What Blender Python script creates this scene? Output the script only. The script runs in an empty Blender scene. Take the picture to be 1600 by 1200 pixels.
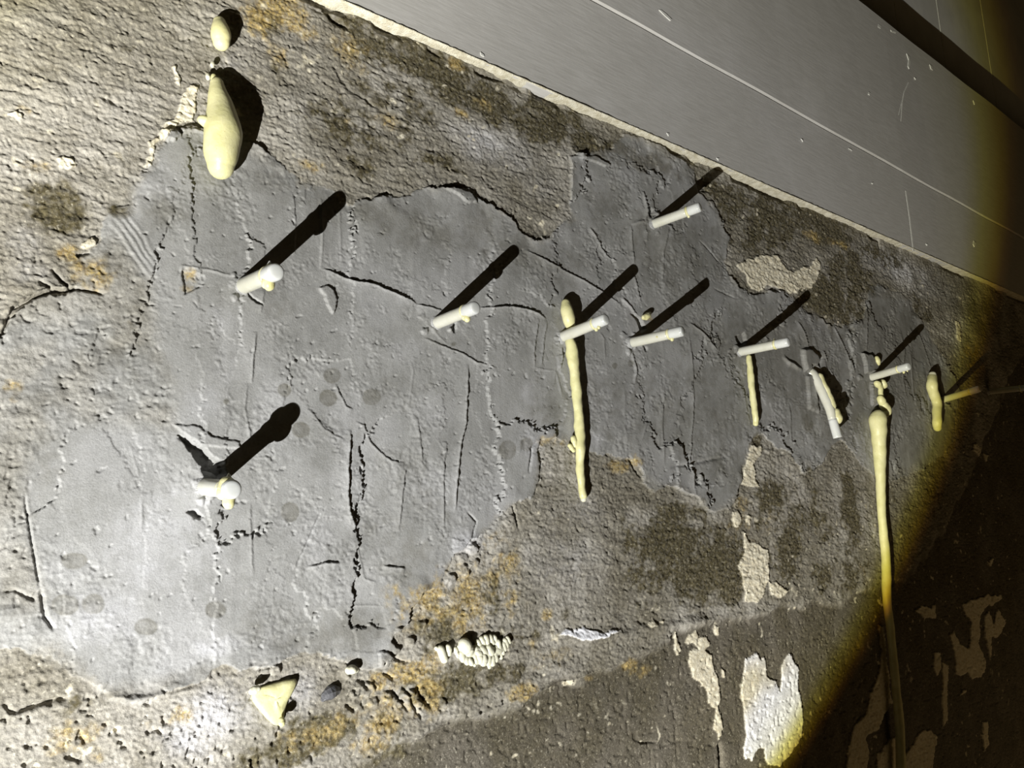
import bpy, math, random
import numpy as np
from mathutils import Vector, Matrix

# ------------------------------------------------------------------ camera, light, exposure
F32 = np.float32
FP = 1200.0                      # focal length in pixels of a 1600x1200 frame
DW = 0.5                         # camera to wall, metres
H0 = 1.2                         # camera height above the cellar floor


def _n(v):
    v = np.array(v, float)
    return v / np.linalg.norm(v)


AX = _n((1550, -190, 1200))
AY = np.array((-929, -250, 1200.0))
AY = _n(AY - AX * AX.dot(_n(AY)) * np.linalg.norm(AY))
AZ = -np.cross(AX, AY)
MW = np.array([AX, AY, AZ])      # camera (right, up, forward) -> world
CAM = np.array([0.0, -DW, H0])


def ray(px, py):
    return MW @ np.array([(px - 800) / FP, (600 - py) / FP, 1.0])


def at(px, py, y=0.0):
    """point of the plane at depth y that is seen at a pixel of the photograph"""
    r = ray(px, py)
    return CAM + r * ((y + DW) / r[1])


def depth(p):
    return float((MW.T @ (np.array(p) - CAM))[2])


scene = bpy.context.scene
C = scene.collection
cd = bpy.data.cameras.new('camera')
cam = bpy.data.objects.new('camera', cd)
C.objects.link(cam)
cd.sensor_width = 36.0
cd.lens = FP / 1600 * 36
cd.clip_start = 0.01
right, up, fwd = MW[:, 0], MW[:, 1], MW[:, 2]
m = Matrix(((right[0], up[0], -fwd[0], CAM[0]), (right[1], up[1], -fwd[1], CAM[1]),
            (right[2], up[2], -fwd[2], CAM[2]), (0, 0, 0, 1)))
cam.matrix_world = m
scene.camera = cam

scene.view_settings.view_transform = 'Standard'
scene.view_settings.look = 'None'
scene.view_settings.gamma = 1.0
scene.view_settings.use_curve_mapping = False
scene.view_settings.exposure = 0.0

world = bpy.data.worlds.new('cellar_dark')
scene.world = world
world.use_nodes = True
world.node_tree.nodes['Background'].inputs[0].default_value = (0.9, 0.62, 0.25, 1)
world.node_tree.nodes['Background'].inputs[1].default_value = 0.007

# the torch held low on the left: a round beam with a yellow-brown fringe
LP = np.array([-0.3262, -0.4613, H0 - 0.4683])
LAX = _n((0.6261, 0.6073, 0.4891))
ld = bpy.data.lights.new('torch', 'SPOT')
lo = bpy.data.objects.new('torch', ld)
C.objects.link(lo)
lo.location = LP
lo.rotation_euler = Vector(LAX).to_track_quat('-Z', 'Y').to_euler()
ld.energy = 138.0
ld.spot_size = math.radians(66)
ld.spot_blend = 0.0
ld.shadow_soft_size = 0.0025
ld.use_nodes = True
nt = ld.node_tree
em = nt.nodes['Emission']
ge = nt.nodes.new('ShaderNodeNewGeometry')
vm = nt.nodes.new('ShaderNodeVectorMath'); vm.operation = 'DOT_PRODUCT'
vm.inputs[1].default_value = LAX
ab = nt.nodes.new('ShaderNodeMath'); ab.operation = 'ABSOLUTE'
ac = nt.nodes.new('ShaderNodeMath'); ac.operation = 'ARCCOSINE'
dv = nt.nodes.new('ShaderNodeMath'); dv.operation = 'DIVIDE'; dv.inputs[1].default_value = math.radians(40)
rp = nt.nodes.new('ShaderNodeValToRGB')
nt.links.new(ge.outputs['Incoming'], vm.inputs[0])
nt.links.new(vm.outputs['Value'], ab.inputs[0])
nt.links.new(ab.outputs[0], ac.inputs[0])
nt.links.new(ac.outputs[0], dv.inputs[0])
nt.links.new(dv.outputs[0], rp.inputs[0])
nt.links.new(rp.outputs[0], em.inputs[0])
BEAM = [(0, (0.59, 0.588, 0.58)), (9, (0.58, 0.578, 0.565)), (14, (0.54, 0.535, 0.515)), (18, (0.64, 0.632, 0.60)), (21, (0.86, 0.845, 0.80)),
        (24.4, (0.92, 0.895, 0.79)), (25.5, (0.90, 0.865, 0.66)), (26.2, (0.66, 0.595, 0.16)),
        (26.8, (0.36, 0.24, 0.012)), (27.15, (0.10, 0.042, 0.002)), (27.5, (0.004, 0.002, 0.0004)),
        (33, (0.0008, 0.0005, 0.0002))]
el = rp.color_ramp.elements
while len(el) > 1:
    el.remove(el[-1])
for i, (a, c) in enumerate(BEAM):
    e = el[0] if i == 0 else el.new(a / 40)
    e.position = a / 40
    e.color = (*c, 1)

# added warm fill lamp, low right and out of view, for the unlit wall
gd = bpy.data.lights.new('low_fill', 'AREA')
go = bpy.data.objects.new('low_fill', gd)
C.objects.link(go)
gd.shape = 'RECTANGLE'; gd.size = 1.2; gd.size_y = 0.6
gd.energy = 1.9
gd.color = (1.0, 0.68, 0.32)
go.location = (1.9, -0.9, H0 - 1.1)
go.rotation_euler = Vector((0.0, 0.75, 0.55)).to_track_quat('-Z', 'Y').to_euler()

# ------------------------------------------------------------------ helpers
rnd = random.Random(7)
TAB = np.random.default_rng(11).random(65536).astype(F32)


def vnoise(x, z, s, seed=0, sz=None):
    """smooth value noise, 0..1, cell size s (x) and sz (z)"""
    u = x / s + 1000.37
    v = z / (sz or s) + 1000.71
    iu = np.floor(u).astype(np.int64); iv = np.floor(v).astype(np.int64)
    fu = (u - iu).astype(F32); fv = (v - iv).astype(F32)
    fu = fu * fu * (3 - 2 * fu); fv = fv * fv * (3 - 2 * fv)

    def h(a, b):
        k = (a * 73856093) ^ (b * 19349663) ^ (seed * 83492791)
        k = k ^ (k >> 13)
        return TAB[(k * 40503 >> 4) & 65535]
    a = h(iu, iv); b = h(iu + 1, iv); c = h(iu, iv + 1); d = h(iu + 1, iv + 1)
    return a + (b - a) * fu + (c - a) * fv + (a - b - c + d) * fu * fv


ROT = [(math.cos(q), math.sin(q)) for q in (0.5, 1.2, 2.0, 2.75, 0.9)]


def facets(x, z, sx, sz, seed, flat, tilt, ox, oz):
    """planes left by single strokes of a trowel: height and sharp seams of warped cells"""
    u = x / sx; v = z / sz
    iu = np.floor(u).astype(np.int64); iv = np.floor(v).astype(np.int64)
    best = np.full(x.shape, 1e9, F32); out = np.zeros(x.shape, F32)

    def h(a, b, q):
        k = (a * 73856093) ^ (b * 19349663) ^ ((seed + q) * 83492791)
        k = k ^ (k >> 13)
        return TAB[(k * 40503 >> 4) & 65535]
    for da in (-1, 0, 1):
        for db in (-1, 0, 1):
            a = iu + da; b = iv + db
            du = (u - a).astype(F32) - h(a, b, 0); dv_ = (v - b).astype(F32) - h(a, b, 1)
            d = du * du + dv_ * dv_
            m_ = d < best
            val = (h(a, b, 2) - 0.5) * F32(flat) + ((du - ox) * (h(a, b, 3) - 0.5) + (dv_ - oz) * (h(a, b, 4) - 0.5)) * F32(tilt)
            best = np.where(m_, d, best); out = np.where(m_, val, out)
    return out


def fbm(x, z, s, seed=0, octv=3, sz=None):
    t = 0; am = 1; tot = 0
    for k in range(octv):
        a, b = ROT[(seed + k) % 5]
        if sz is not None:
            a, b = 1.0, 0.0
        t = t + am * vnoise(x * F32(a) - z * F32(b), x * F32(b) + z * F32(a), s / 2.03 ** k, seed + k * 7, (sz or s) / 2.03 ** k)
        tot += am; am *= 0.55
    return t / tot


def sstep(a, b, v):
    t = np.clip((v - a) / (b - a), 0, 1)
    return t * t * (3 - 2 * t)


def sdf_poly(P, x, z):
    """signed distance, positive inside"""
    n = len(P)
    d2 = np.full(x.shape, 1e9, F32)
    ins = np.zeros(x.shape, bool)
    for i in range(n):
        ax, az = P[i]; bx, bz = P[(i + 1) % n]
        ex, ez = bx - ax, bz - az
        wx, wz = x - F32(ax), z - F32(az)
        t = np.clip((wx * F32(ex) + wz * F32(ez)) / F32(ex * ex + ez * ez + 1e-12), 0, 1)
        dx = wx - t * F32(ex); dz = wz - t * F32(ez)
        np.minimum(d2, dx * dx + dz * dz, out=d2)
        c = (z < F32(az)) != (z < F32(bz))
        if az != bz:
            ins ^= c & (wx < F32(ex) * wz / F32(ez))
    d = np.sqrt(d2)
    return np.where(ins, d, -d)


def W(pts, y=0.0):
    return [(p[0], p[2]) for p in (at(a, b, y) for a, b in pts)]


def tag(o, label=None, cat=None, group=None, kind=None):
    for k, v in (('label', label), ('category', cat), ('group', group), ('kind', kind)):
        if v:
            o[k] = v
    return o


def link(name, me, parent=None, mat=None):
    o = bpy.data.objects.new(name, me)
    C.objects.link(o)
    if mat is not None and me is not None:
        me.materials.append(mat)
    if parent is not None:
        o.parent = parent
        o.matrix_parent_inverse = Matrix.Translation(parent.location).inverted()
    return o


def mesh_np(name, co, faces, smooth=True):
    """co (n,3), faces (m,4) -> mesh, quickly"""
    me = bpy.data.meshes.new(name)
    k = faces.shape[1]
    me.vertices.add(len(co)); me.vertices.foreach_set('co', np.ascontiguousarray(co, F32).ravel())
    me.loops.add(faces.size); me.loops.foreach_set('vertex_index', np.ascontiguousarray(faces, np.int32).ravel())
    me.polygons.add(len(faces))
    me.polygons.foreach_set('loop_start', np.arange(0, faces.size, k, dtype=np.int32))
    me.polygons.foreach_set('loop_total', np.full(len(faces), k, np.int32))
    me.polygons.foreach_set('use_smooth', np.full(len(faces), smooth, bool))
    me.update(calc_edges=True)
    return me


class NB:
    """small node-tree builder"""
    def __init__(s, name):
        s.m = bpy.data.materials.new(name); s.m.use_nodes = True
        s.t = s.m.node_tree
        s.b = s.t.nodes['Principled BSDF']

    def n(s, ty, **kw):
        x = s.t.nodes.new(ty)
        for k, v in kw.items():
            setattr(x, k, v)
        return x

    def put(s, sock, v):
        if isinstance(v, bpy.types.NodeSocket):
            s.t.links.new(v, sock)
        elif isinstance(v, (tuple, list)):
            sock.default_value = (*v, 1) if len(v) == 3 and sock.type == 'RGBA' else v
        else:
            sock.default_value = v

    def math(s, op, a, b=0.0, clamp=False):
        x = s.n('ShaderNodeMath', operation=op, use_clamp=clamp)
        s.put(x.inputs[0], a); s.put(x.inputs[1], b)
        return x.outputs[0]

    def mix(s, f, a, b, blend='MIX'):
        x = s.n('ShaderNodeMix', data_type='RGBA', blend_type=blend)
        s.put(x.inputs[0], f); s.put(x.inputs[6], a); s.put(x.inputs[7], b)
        return x.outputs[2]

    def noise(s, scale, detail=3, rough=0.55, vec=None, out=0):
        x = s.n('ShaderNodeTexNoise')
        x.inputs['Scale'].default_value = scale; x.inputs['Detail'].default_value = detail
        x.inputs['Roughness'].default_value = rough
        if vec is not None:
            s.put(x.inputs['Vector'], vec)
        return x.outputs[out]

    def pos(s, scale=None):
        g = s.n('ShaderNodeNewGeometry').outputs['Position']
        if scale is None:
            return g
        x = s.n('ShaderNodeVectorMath', operation='MULTIPLY')
        s.put(x.inputs[0], g); x.inputs[1].default_value = scale
        return x.outputs[0]

    def ramp(s, v, lo, hi):
        x = s.n('ShaderNodeMapRange', clamp=True, interpolation_type='SMOOTHSTEP')
        s.put(x.inputs[0], v); x.inputs[1].default_value = lo; x.inputs[2].default_value = hi
        return x.outputs[0]

    def bump(s, h, strength, dist):
        x = s.n('ShaderNodeBump')
        s.put(x.inputs['Strength'], strength); x.inputs['Distance'].default_value = dist
        s.put(x.inputs['Height'], h); s.put(s.b.inputs['Normal'], x.outputs[0])

    def done(s, col, rough=0.8, spec=0.3):
        s.put(s.b.inputs['Base Color'], col); s.put(s.b.inputs['Roughness'], rough)
        s.put(s.b.inputs['Specular IOR Level'], spec)
        return s.m


# ------------------------------------------------------------------ materials
def make_wall_material():
    b = NB('wall_plaster_and_mortar')
    A = b.n('ShaderNodeAttribute', attribute_name='mask_a'); sa = b.n('ShaderNodeSeparateColor')
    b.put(sa.inputs[0], A.outputs['Color'])
    B = b.n('ShaderNodeAttribute', attribute_name='mask_b'); sb = b.n('ShaderNodeSeparateColor')
    b.put(sb.inputs[0], B.outputs['Color'])
    mortar, stain, ochre, cream = sa.outputs[0], sa.outputs[1], sa.outputs[2], A.outputs['Alpha']
    pale, wet_fade, block, white = sb.outputs[0], sb.outputs[1], sb.outputs[2], B.outputs['Alpha']
    P = b.pos()
    n1 = b.ramp(b.noise(28, 5, 0.6, P), 0.3, 0.7)
    n2 = b.ramp(b.noise(260, 4, 0.7, P), 0.3, 0.7)
    n3 = b.noise(900, 2, 0.6, P)
    plaster = b.mix(n1, (0.190, 0.172, 0.132), (0.36, 0.342, 0.305))
    plaster = b.mix(b.math('MULTIPLY', n2, 0.45), plaster, (0.44, 0.42, 0.375))
    mort = b.mix(n1, (0.222, 0.220, 0.207), (0.312, 0.310, 0.298))
    mort = b.mix(b.math('MULTIPLY', n2, 0.3), mort, (0.37, 0.37, 0.365))
    c = b.mix(mortar, plaster, mort)
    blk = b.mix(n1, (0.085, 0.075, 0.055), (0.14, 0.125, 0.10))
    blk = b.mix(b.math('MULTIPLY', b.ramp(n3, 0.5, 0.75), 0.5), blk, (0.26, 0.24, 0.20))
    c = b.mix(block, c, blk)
    c = b.mix(b.math('MULTIPLY', pale, 0.8), c, (0.56, 0.56, 0.585))
    st = b.mix(n2, (0.035, 0.028, 0.010), (0.125, 0.105, 0.055))
    ns = b.ramp(b.noise(300, 4, 0.7, P), 0.38, 0.62)
    sf = b.math('MULTIPLY_ADD', ns, 0.3); sf.node.inputs[2].default_value = 0.78
    c = b.mix(b.math('MULTIPLY', stain, sf), c, st)
    oc = b.mix(n2, (0.17, 0.105, 0.022), (0.52, 0.40, 0.16))
    nf = b.ramp(b.noise(420, 3, 0.7, P), 0.40, 0.60)
    c = b.mix(b.math('MULTIPLY', ochre, b.math('MULTIPLY_ADD', nf, 0.50)), c, oc)
    c.node.inputs[0].links[0].from_node.inputs[1].links[0].from_node.inputs[2].default_value = 0.42
    sp = b.math('MULTIPLY', b.ramp(b.noise(520, 2, 0.5, P), 0.62, 0.72), b.math('SUBTRACT', 1.0, mortar))
    c = b.mix(b.math('MULTIPLY', sp, 0.35), c, (0.62, 0.58, 0.46))
    c = b.mix(wet_fade, c, b.mix(1.0, c, (0.50, 0.48, 0.415), 'MULTIPLY'))
    cr = b.mix(n2, (0.56, 0.50, 0.36), (0.74, 0.70, 0.57))
    c = b.mix(cream, c, cr)
    c = b.mix(white, c, (0.80, 0.81, 0.86))
    g = b.math('MULTIPLY_ADD', n3, 0.5); g.node.inputs[2].default_value = 0.75
    cc = b.n('ShaderNodeCombineColor')
    for i in range(3):
        b.put(cc.inputs[i], g)
    c = b.mix(1.0, c, cc.outputs[0], 'MULTIPLY')
    h = b.math('ADD', b.math('MULTIPLY', b.noise(620, 3, 0.6, P), 0.6), b.math('MULTIPLY', n3, 0.4))
    b.bump(h, b.math('SUBTRACT', 0.6, b.math('MULTIPLY', mortar, 0.26)), 0.0011)
    ro = b.math('SUBTRACT', 0.86, b.math('MULTIPLY', mortar, 0.2))
    return b.done(c, ro, 0.35)


def make_board_material():
    b = NB('grey_painted_board')
    P = b.pos((6, 60, 60))
    n = b.noise(6, 5, 0.65, P)
    sm = b.ramp(b.noise(9, 4, 0.6, b.pos()), 0.45, 0.75)
    c = b.mix(b.ramp(n, 0.3, 0.7), (0.47, 0.46, 0.435), (0.545, 0.535, 0.51))
    c = b.mix(b.math('MULTIPLY', sm, 0.28), c, (0.66, 0.655, 0.65))
    ru = b.ramp(b.noise(5, 6, 0.7, b.pos((18, 18, 5))), 0.66, 0.8)
    c = b.mix(b.math('MULTIPLY', ru, 0.35), c, (0.28, 0.22, 0.12))
    br = b.noise(30, 3, 0.6, b.pos((1.5, 20, 16)))
    b.bump(b.math('ADD', br, b.math('MULTIPLY', b.noise(240, 2, 0.5, b.pos()), 0.35)), 0.10, 0.0016)
    return b.done(c, 0.48, 0.4)


def make_plain(name, c1, c2, scale, rough, spec=0.3, bump=0.0, dist=0.001, sss=0.0, speck=None):
    b = NB(name)
    P = b.pos()
    c = b.mix(b.ramp(b.noise(scale, 4, 0.6, P), 0.3, 0.7), c1, c2)
    if speck:
        c = b.mix(b.ramp(b.noise(scale * 9, 2, 0.5, P), 0.70, 0.76), c, speck)
    if bump:
        b.bump(b.noise(scale * 4, 3, 0.6, P), bump, dist)
    if sss:
        b.b.inputs['Subsurface Weight'].default_value = sss
        b.b.inputs['Subsurface Radius'].default_value = (1, 0.95, 0.75)
        b.b.inputs['Subsurface Scale'].default_value = 0.004
    return b.done(c, rough, spec)


WALLM = make_wall_material()
BOARDM = make_board_material()
LIPM = make_plain('cream_caulk', (0.50, 0.46, 0.34), (0.70, 0.67, 0.55), 160, 0.8, 0.3, 0.8, 0.0015, speck=(0.2, 0.15, 0.06))
PANELM = make_plain('grey_back_panel', (0.62, 0.62, 0.63), (0.72, 0.72, 0.71), 14, 0.6, 0.3, 0.2, 0.001)
FOAMM = make_plain('yellow_foam', (0.60, 0.575, 0.29), (0.68, 0.65, 0.37), 90, 0.42, 0.45, 0.25, 0.0012, 0.25, (0.50, 0.42, 0.16))
FOAMPALE = make_plain('pale_foam', (0.56, 0.55, 0.42), (0.66, 0.645, 0.51), 120, 0.5, 0.4, 0.4, 0.001, 0.2)
TUBEM = make_plain('milky_plastic', (0.49, 0.485, 0.40), (0.56, 0.555, 0.49), 45, 0.30, 0.5, 0.0, 0.001, 0.45)
TIPM = make_plain('clear_plastic_tip', (0.50, 0.51, 0.49), (0.57, 0.58, 0.56), 45, 0.22, 0.5, 0.0, 0.001, 0.45)
RESIN = make_plain('resin_bead', (0.55, 0.52, 0.24), (0.66, 0.63, 0.40), 160, 0.35, 0.5, 0.3, 0.001, 0.3)
STONEM = make_plain('dark_pebble', (0.05, 0.05, 0.055), (0.10, 0.10, 0.105), 200, 0.35, 0.5, 0.4, 0.001)
CHIPM = make_plain('bare_chip', (0.62, 0.62, 0.58), (0.72, 0.72, 0.68), 150, 0.7)

# ------------------------------------------------------------------ the wall: one height field, cut into its layers
NX, NZ = 1380, 930
x0 = 0.35
u = np.linspace(math.log(-0.03 + x0), math.log(1.78 + x0), NX)
xs = np.exp(u) - x0
xs = np.concatenate([[-0.7, -0.5, -0.32, -0.2, -0.12, -0.07], xs, [1.79, 1.82, 1.9, 2.0, 2.2, 2.5]])
v = np.linspace(0, 1, NZ)
v = np.concatenate([[-0.6, -0.35, -0.2, -0.1, -0.04], v])
XX, VV = np.meshgrid(xs, v)
ZB = np.minimum(-0.150 - 0.195 * XX, -0.150)
ZT = 0.4045
ZZ = ZB + (ZT - ZB) * VV
SH = XX.shape
X = XX.astype(F32).ravel(); Z = ZZ.astype(F32).ravel()
big = (0.55 + 0.85 * np.clip(X, 0, 2)).astype(F32)          # far things are traced coarser
wx = (fbm(X, Z, 0.009, 3, 2) - 0.5) * 0.0042 * big + (vnoise(X, Z, 0.0016, 5) - 0.5) * 0.0014
wz = (fbm(X, Z, 0.009, 23, 2) - 0.5) * 0.0042 * big + (vnoise(X, Z, 0.0016, 25) - 0.5) * 0.0014
QX, QZ = X + wx, Z + wz


def loc(P, margin):
    a = np.array(P)
    return np.nonzero((X > a[:, 0].min() - margin) & (X < a[:, 0].max() + margin)
                      & (Z > a[:, 1].min() - margin) & (Z < a[:, 1].max() + margin))[0]


def poly_field(px, margin=0.012, warp=1.0):
    """(indices, signed distance) of a polygon traced in pixels of the photograph"""
    P = W(px)
    P = [(a, b - H0) for a, b in P]
    i = loc(P, margin)
    return i, sdf_poly(P, X[i] + wx[i] * F32(warp), Z[i] + wz[i] * F32(warp))


MORTAR = [(-60, 545), (0, 528), (12, 505), (25, 488), (48, 470), (75, 460), (92, 462), (118, 452), (122, 425), (126, 402), (140, 395),
          (150, 380), (163, 352), (166, 335), (178, 322), (204, 322), (208, 298), (213, 276), (228, 262), (240, 245), (255, 222), (262, 208),
          (275, 200), (300, 205), (318, 212), (335, 235), (370, 240), (385, 225), (402, 226), (415, 238), (437, 250), (448, 268), (463, 277),
          (470, 288), (500, 292), (520, 300), (532, 318), (548, 322), (566, 312), (600, 308), (632, 308), (650, 300), (666, 292), (690, 294),
          (712, 296), (740, 296), (748, 312), (762, 320), (778, 328), (800, 345), (812, 366), (835, 378), (858, 366), (872, 352), (893, 342),
          (890, 318), (892, 300), (888, 268), (892, 245), (905, 238), (930, 238), (955, 232), (970, 218), (978, 207), (990, 212), (1012, 222),
          (1035, 232), (1055, 248), (1066, 252), (1085, 268), (1088, 285), (1090, 302), (1112, 316), (1122, 330), (1128, 350), (1138, 372),
          (1136, 392), (1130, 412), (1140, 432), (1156, 450), (1172, 462), (1202, 456), (1218, 456), (1237, 462), (1250, 480), (1262, 490),
          (1276, 494), (1300, 508), (1318, 508), (1346, 500), (1352, 470), (1360, 448), (1376, 446), (1398, 456), (1420, 462), (1430, 486),
          (1445, 508), (1456, 530), (1470, 552), (1486, 580), (1500, 612), (1496, 640), (1488, 670), (1490, 690), (1470, 715), (1430, 738),
          (1395, 752), (1362, 742), (1345, 728), (1335, 706), (1312, 686), (1298, 700), (1280, 730), (1252, 742), (1240, 712), (1215, 700),
          (1198, 690), (1186, 676), (1170, 690), (1164, 715), (1160, 745), (1152, 770), (1140, 792), (1120, 800), (1098, 792), (1085, 776),
          (1065, 766), (1048, 760), (1020, 766), (1005, 758), (1000, 735), (988, 718), (965, 712), (940, 712), (915, 706), (895, 692),
          (870, 686), (845, 684), (838, 704), (844, 735), (846, 752), (832, 778), (808, 784), (786, 800), (770, 826), (748, 836), (733, 848),
          (722, 858), (705, 870), (694, 892), (690, 912), (664, 926), (655, 942), (640, 958), (638, 978), (618, 985), (607, 1002), (622, 1015),
          (612, 1030), (592, 1040), (570, 1046), (548, 1040), (522, 1026), (495, 1022), (468, 1022), (440, 1030), (428, 1038), (400, 1042),
          (372, 1044), (348, 1040), (326, 1052), (312, 1070), (285, 1076), (262, 1082), (238, 1090), (210, 1098), (178, 1094), (152, 1078),
          (130, 1064), (105, 1052), (92, 1040), (80, 1022), (50, 1022), (20, 1014), (-60, 1010)]
# the smooth recent part of the repair; the rest, on the left, is rougher
SMOOTH = [(204, 322), (213, 276), (262, 208), (340, 230), (463, 277), (560, 300), (750, 296), (835, 378), (890, 250), (980, 207), (1090, 290),
          (1138, 372), (1250, 480), (1350, 460), (1430, 470), (1500, 612), (1470, 715), (1362, 742), (1240, 712), (1160, 745), (1120, 800),
          (1000, 740), (845, 690), (830, 780), (720, 860), (690, 912), (620, 1000), (590, 1040), (470, 1022), (310, 1050), (160, 1075),
          (92, 1010), (75, 980), (60, 900), (40, 780), (42, 690), (110, 668), (270, 672), (272, 600), (245, 540), (232, 440), (170, 345)]
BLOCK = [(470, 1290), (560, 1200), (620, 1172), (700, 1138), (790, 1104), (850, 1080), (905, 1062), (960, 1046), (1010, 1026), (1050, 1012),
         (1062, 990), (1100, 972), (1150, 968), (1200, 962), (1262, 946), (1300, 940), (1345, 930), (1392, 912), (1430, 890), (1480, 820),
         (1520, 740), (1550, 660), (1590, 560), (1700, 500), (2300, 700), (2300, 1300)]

mortar_i, mortar_d = poly_field(MORTAR, 0.02, 1.5)
MORT = np.full(X.shape, -0.02, F32); MORT[mortar_i] = mortar_d
si, sd = poly_field(SMOOTH, 0.03, 1.5)
SMO = np.zeros(X.shape, F32); SMO[si] = sstep(-0.006, 0.006, sd)
bi, bd = poly_field(BLOCK, 0.03, 1.0)
BLK = np.full(X.shape, -0.03, F32); BLK[bi] = bd
far_s = 0.6 + 0.6 * np.clip(X, 0, 1.6)
mort = sstep(-0.0004, 0.0008, MORT)
mw = 0.0005 + 0.012 * sstep(0.50, 0.75, fbm(X, Z, 0.045, 97, 2)) * far_s
mcol = (1 - 0.5 * (1 - SMO) * sstep(0.35, 0.65, fbm(X, Z, 0.03, 98, 3))) * np.clip((MORT + (fbm(X, Z, 0.006, 99, 2) - 0.5) * mw * 0.8) / mw + 0.4, 0, 1)
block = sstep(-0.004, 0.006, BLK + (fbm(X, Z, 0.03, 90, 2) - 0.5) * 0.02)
smooth_m = mort * SMO
rough_m = mort * (1 - SMO)

# relief -------------------------------------------------------
n30 = fbm(X, Z, 0.035, 31, 3) - 0.5
nst = fbm(X + wx * 3, Z + wz * 1.5, 0.018, 41, 3, 0.0036) - 0.5               # level strokes of the float
n5 = fbm(X, Z, 0.0055, 51, 3) - 0.5
n15 = vnoise(X, Z, 0.0017, 61) - 0.5
nvt = fbm(X, Z, 0.006, 71, 2, 0.05) - 0.5                 # upright strokes of the trowel
pit = fbm(X, Z, 0.004, 81, 2)
patch = sstep(0.45, 0.65, fbm(X, Z, 0.04, 85, 2))
far = 1 + 0.7 * np.clip(X, 0, 1.6)
h_pl = n30 * 0.0026 + nst * 0.0019 + n5 * 0.0007 * far + n15 * 0.0007 * far - sstep(0.68, 0.82, pit) * 0.0007
low = sstep(-0.04, -0.09, Z + 0.19 * X)                   # coarser plaster low on the wall
h_pl = h_pl + low * (n5 * 0.0003 + n15 * 0.0002 - nst * 0.0014 - sstep(0.72, 0.80, pit) * 0.0010)
ulog = np.log(np.clip(X, -0.2, None) + 0.35).astype(F32) + wx * 1.5
fc1 = facets(ulog + wz * 6, Z + 0.12 * X + wx * 4, 0.085, 0.15, 5, 0.0012, 0.0040, (wx * 1.5 + wz * 6) / F32(0.085), wx * F32(4 / 0.15))
fc2 = facets(ulog * 0.8 + Z * 0.9 + wz * 5, Z * 0.8 - 0.3 * X + wx * 5, 0.09, 0.08, 15, 0.0006, 0.0012, (wx * 1.2 + wz * 5) / F32(0.09), wx * F32(5 / 0.08))
gr = sstep(0.50, 0.66, fbm(X, Z, 0.022, 86, 3))
h_sm = n30 * 0.0008 + nvt * 0.00035 + fc1 + fc2 * 0.7 + n5 * 0.0001 + gr * (n5 * 0.0008 + n15 * 0.0005) * far - sstep(0.82, 0.87, pit) * 0.0007
h_ro = fc1 * 0.6 + n30 * 0.0022 + nst * 0.0009 + n5 * 0.0010 + n15 * 0.0004 - sstep(0.70, 0.80, pit) * 0.0008
h_bl = n30 * 0.002 + n5 * 0.0003 * far + n15 * 0.0003 * far - sstep(0.70, 0.78, vnoise(X, Z, 0.0035, 88)) * 0.0008
edge = 0.0004 + 0.0026 * sstep(0.40, 0.72, fbm(X, Z, 0.03, 95, 2))
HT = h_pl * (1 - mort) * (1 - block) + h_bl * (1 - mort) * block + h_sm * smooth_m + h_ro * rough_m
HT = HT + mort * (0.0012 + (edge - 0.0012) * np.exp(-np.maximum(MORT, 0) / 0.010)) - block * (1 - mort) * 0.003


def line(px, kind, w, hgt, taper=0.25, warp=0.5):
    """a groove, ridge or one-sided step that follows a traced line; for a step hgt < 0 raises the other side"""
    P = [(a, b - H0) for a, b in W(px)]
    mg = 5 * w if kind != 'step' else 4 * w
    i = loc(P, mg)
    if not len(i):
        return
    x = X[i] + wx[i] * F32(warp); z = Z[i] + wz[i] * F32(warp)
    best = np.full(x.shape, 1e9, F32); side = np.zeros(x.shape, F32); tt = np.zeros(x.shape, F32)
    L = [0]
    for a, b in zip(P[:-1], P[1:]):
        L.append(L[-1] + math.hypot(b[0] - a[0], b[1] - a[1]))
    for k in range(len(P) - 1):
        ax, az = P[k]; ex, ez = P[k + 1][0] - ax, P[k + 1][1] - az
        ax0, az0 = x - F32(ax), z - F32(az)
        t = np.clip((ax0 * F32(ex) + az0 * F32(ez)) / F32(ex * ex + ez * ez + 1e-12), 0, 1)
        d = np.hypot(ax0 - t * F32(ex), az0 - t * F32(ez))
        m_ = d < best
        best[m_] = d[m_]
        side[m_] = np.sign(F32(ex) * az0 - F32(ez) * ax0)[m_]
        tt[m_] = ((L[k] + t * (L[k + 1] - L[k])) / L[-1])[m_]
    tp = np.clip(np.minimum(tt, 1 - tt) / max(taper, 1e-3), 0, 1) ** 0.6
    if kind == 'groove':
        HT[i] -= tp * hgt * np.exp(-(best / w) ** 2)
    elif kind == 'ridge':
        HT[i] += tp * hgt * np.exp(-(best / w) ** 2)
    else:
        s = side * np.sign(hgt)
        HT[i] += tp * abs(hgt) * (np.where(s > 0, np.exp(-best / w), np.exp(-(best / 0.0005) ** 2)) + 0.35 * np.exp(-(best / (0.0009 * big[i])) ** 2))


HT -= sstep(0.3965, 0.4000, Z) * sstep(0.50, 0.66, fbm(X, 0 * Z, 0.05, 401, 3)) * 0.0055


def plate(px, hgt, ew=0.0006, warp=0.7, tilt=0.0):
    i, d = poly_field(px, 0.004, warp)
    k = sstep(-ew * 0.5, ew, d)
    HT[i] += k * hgt
    return i, k


mm = 0.001
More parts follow.
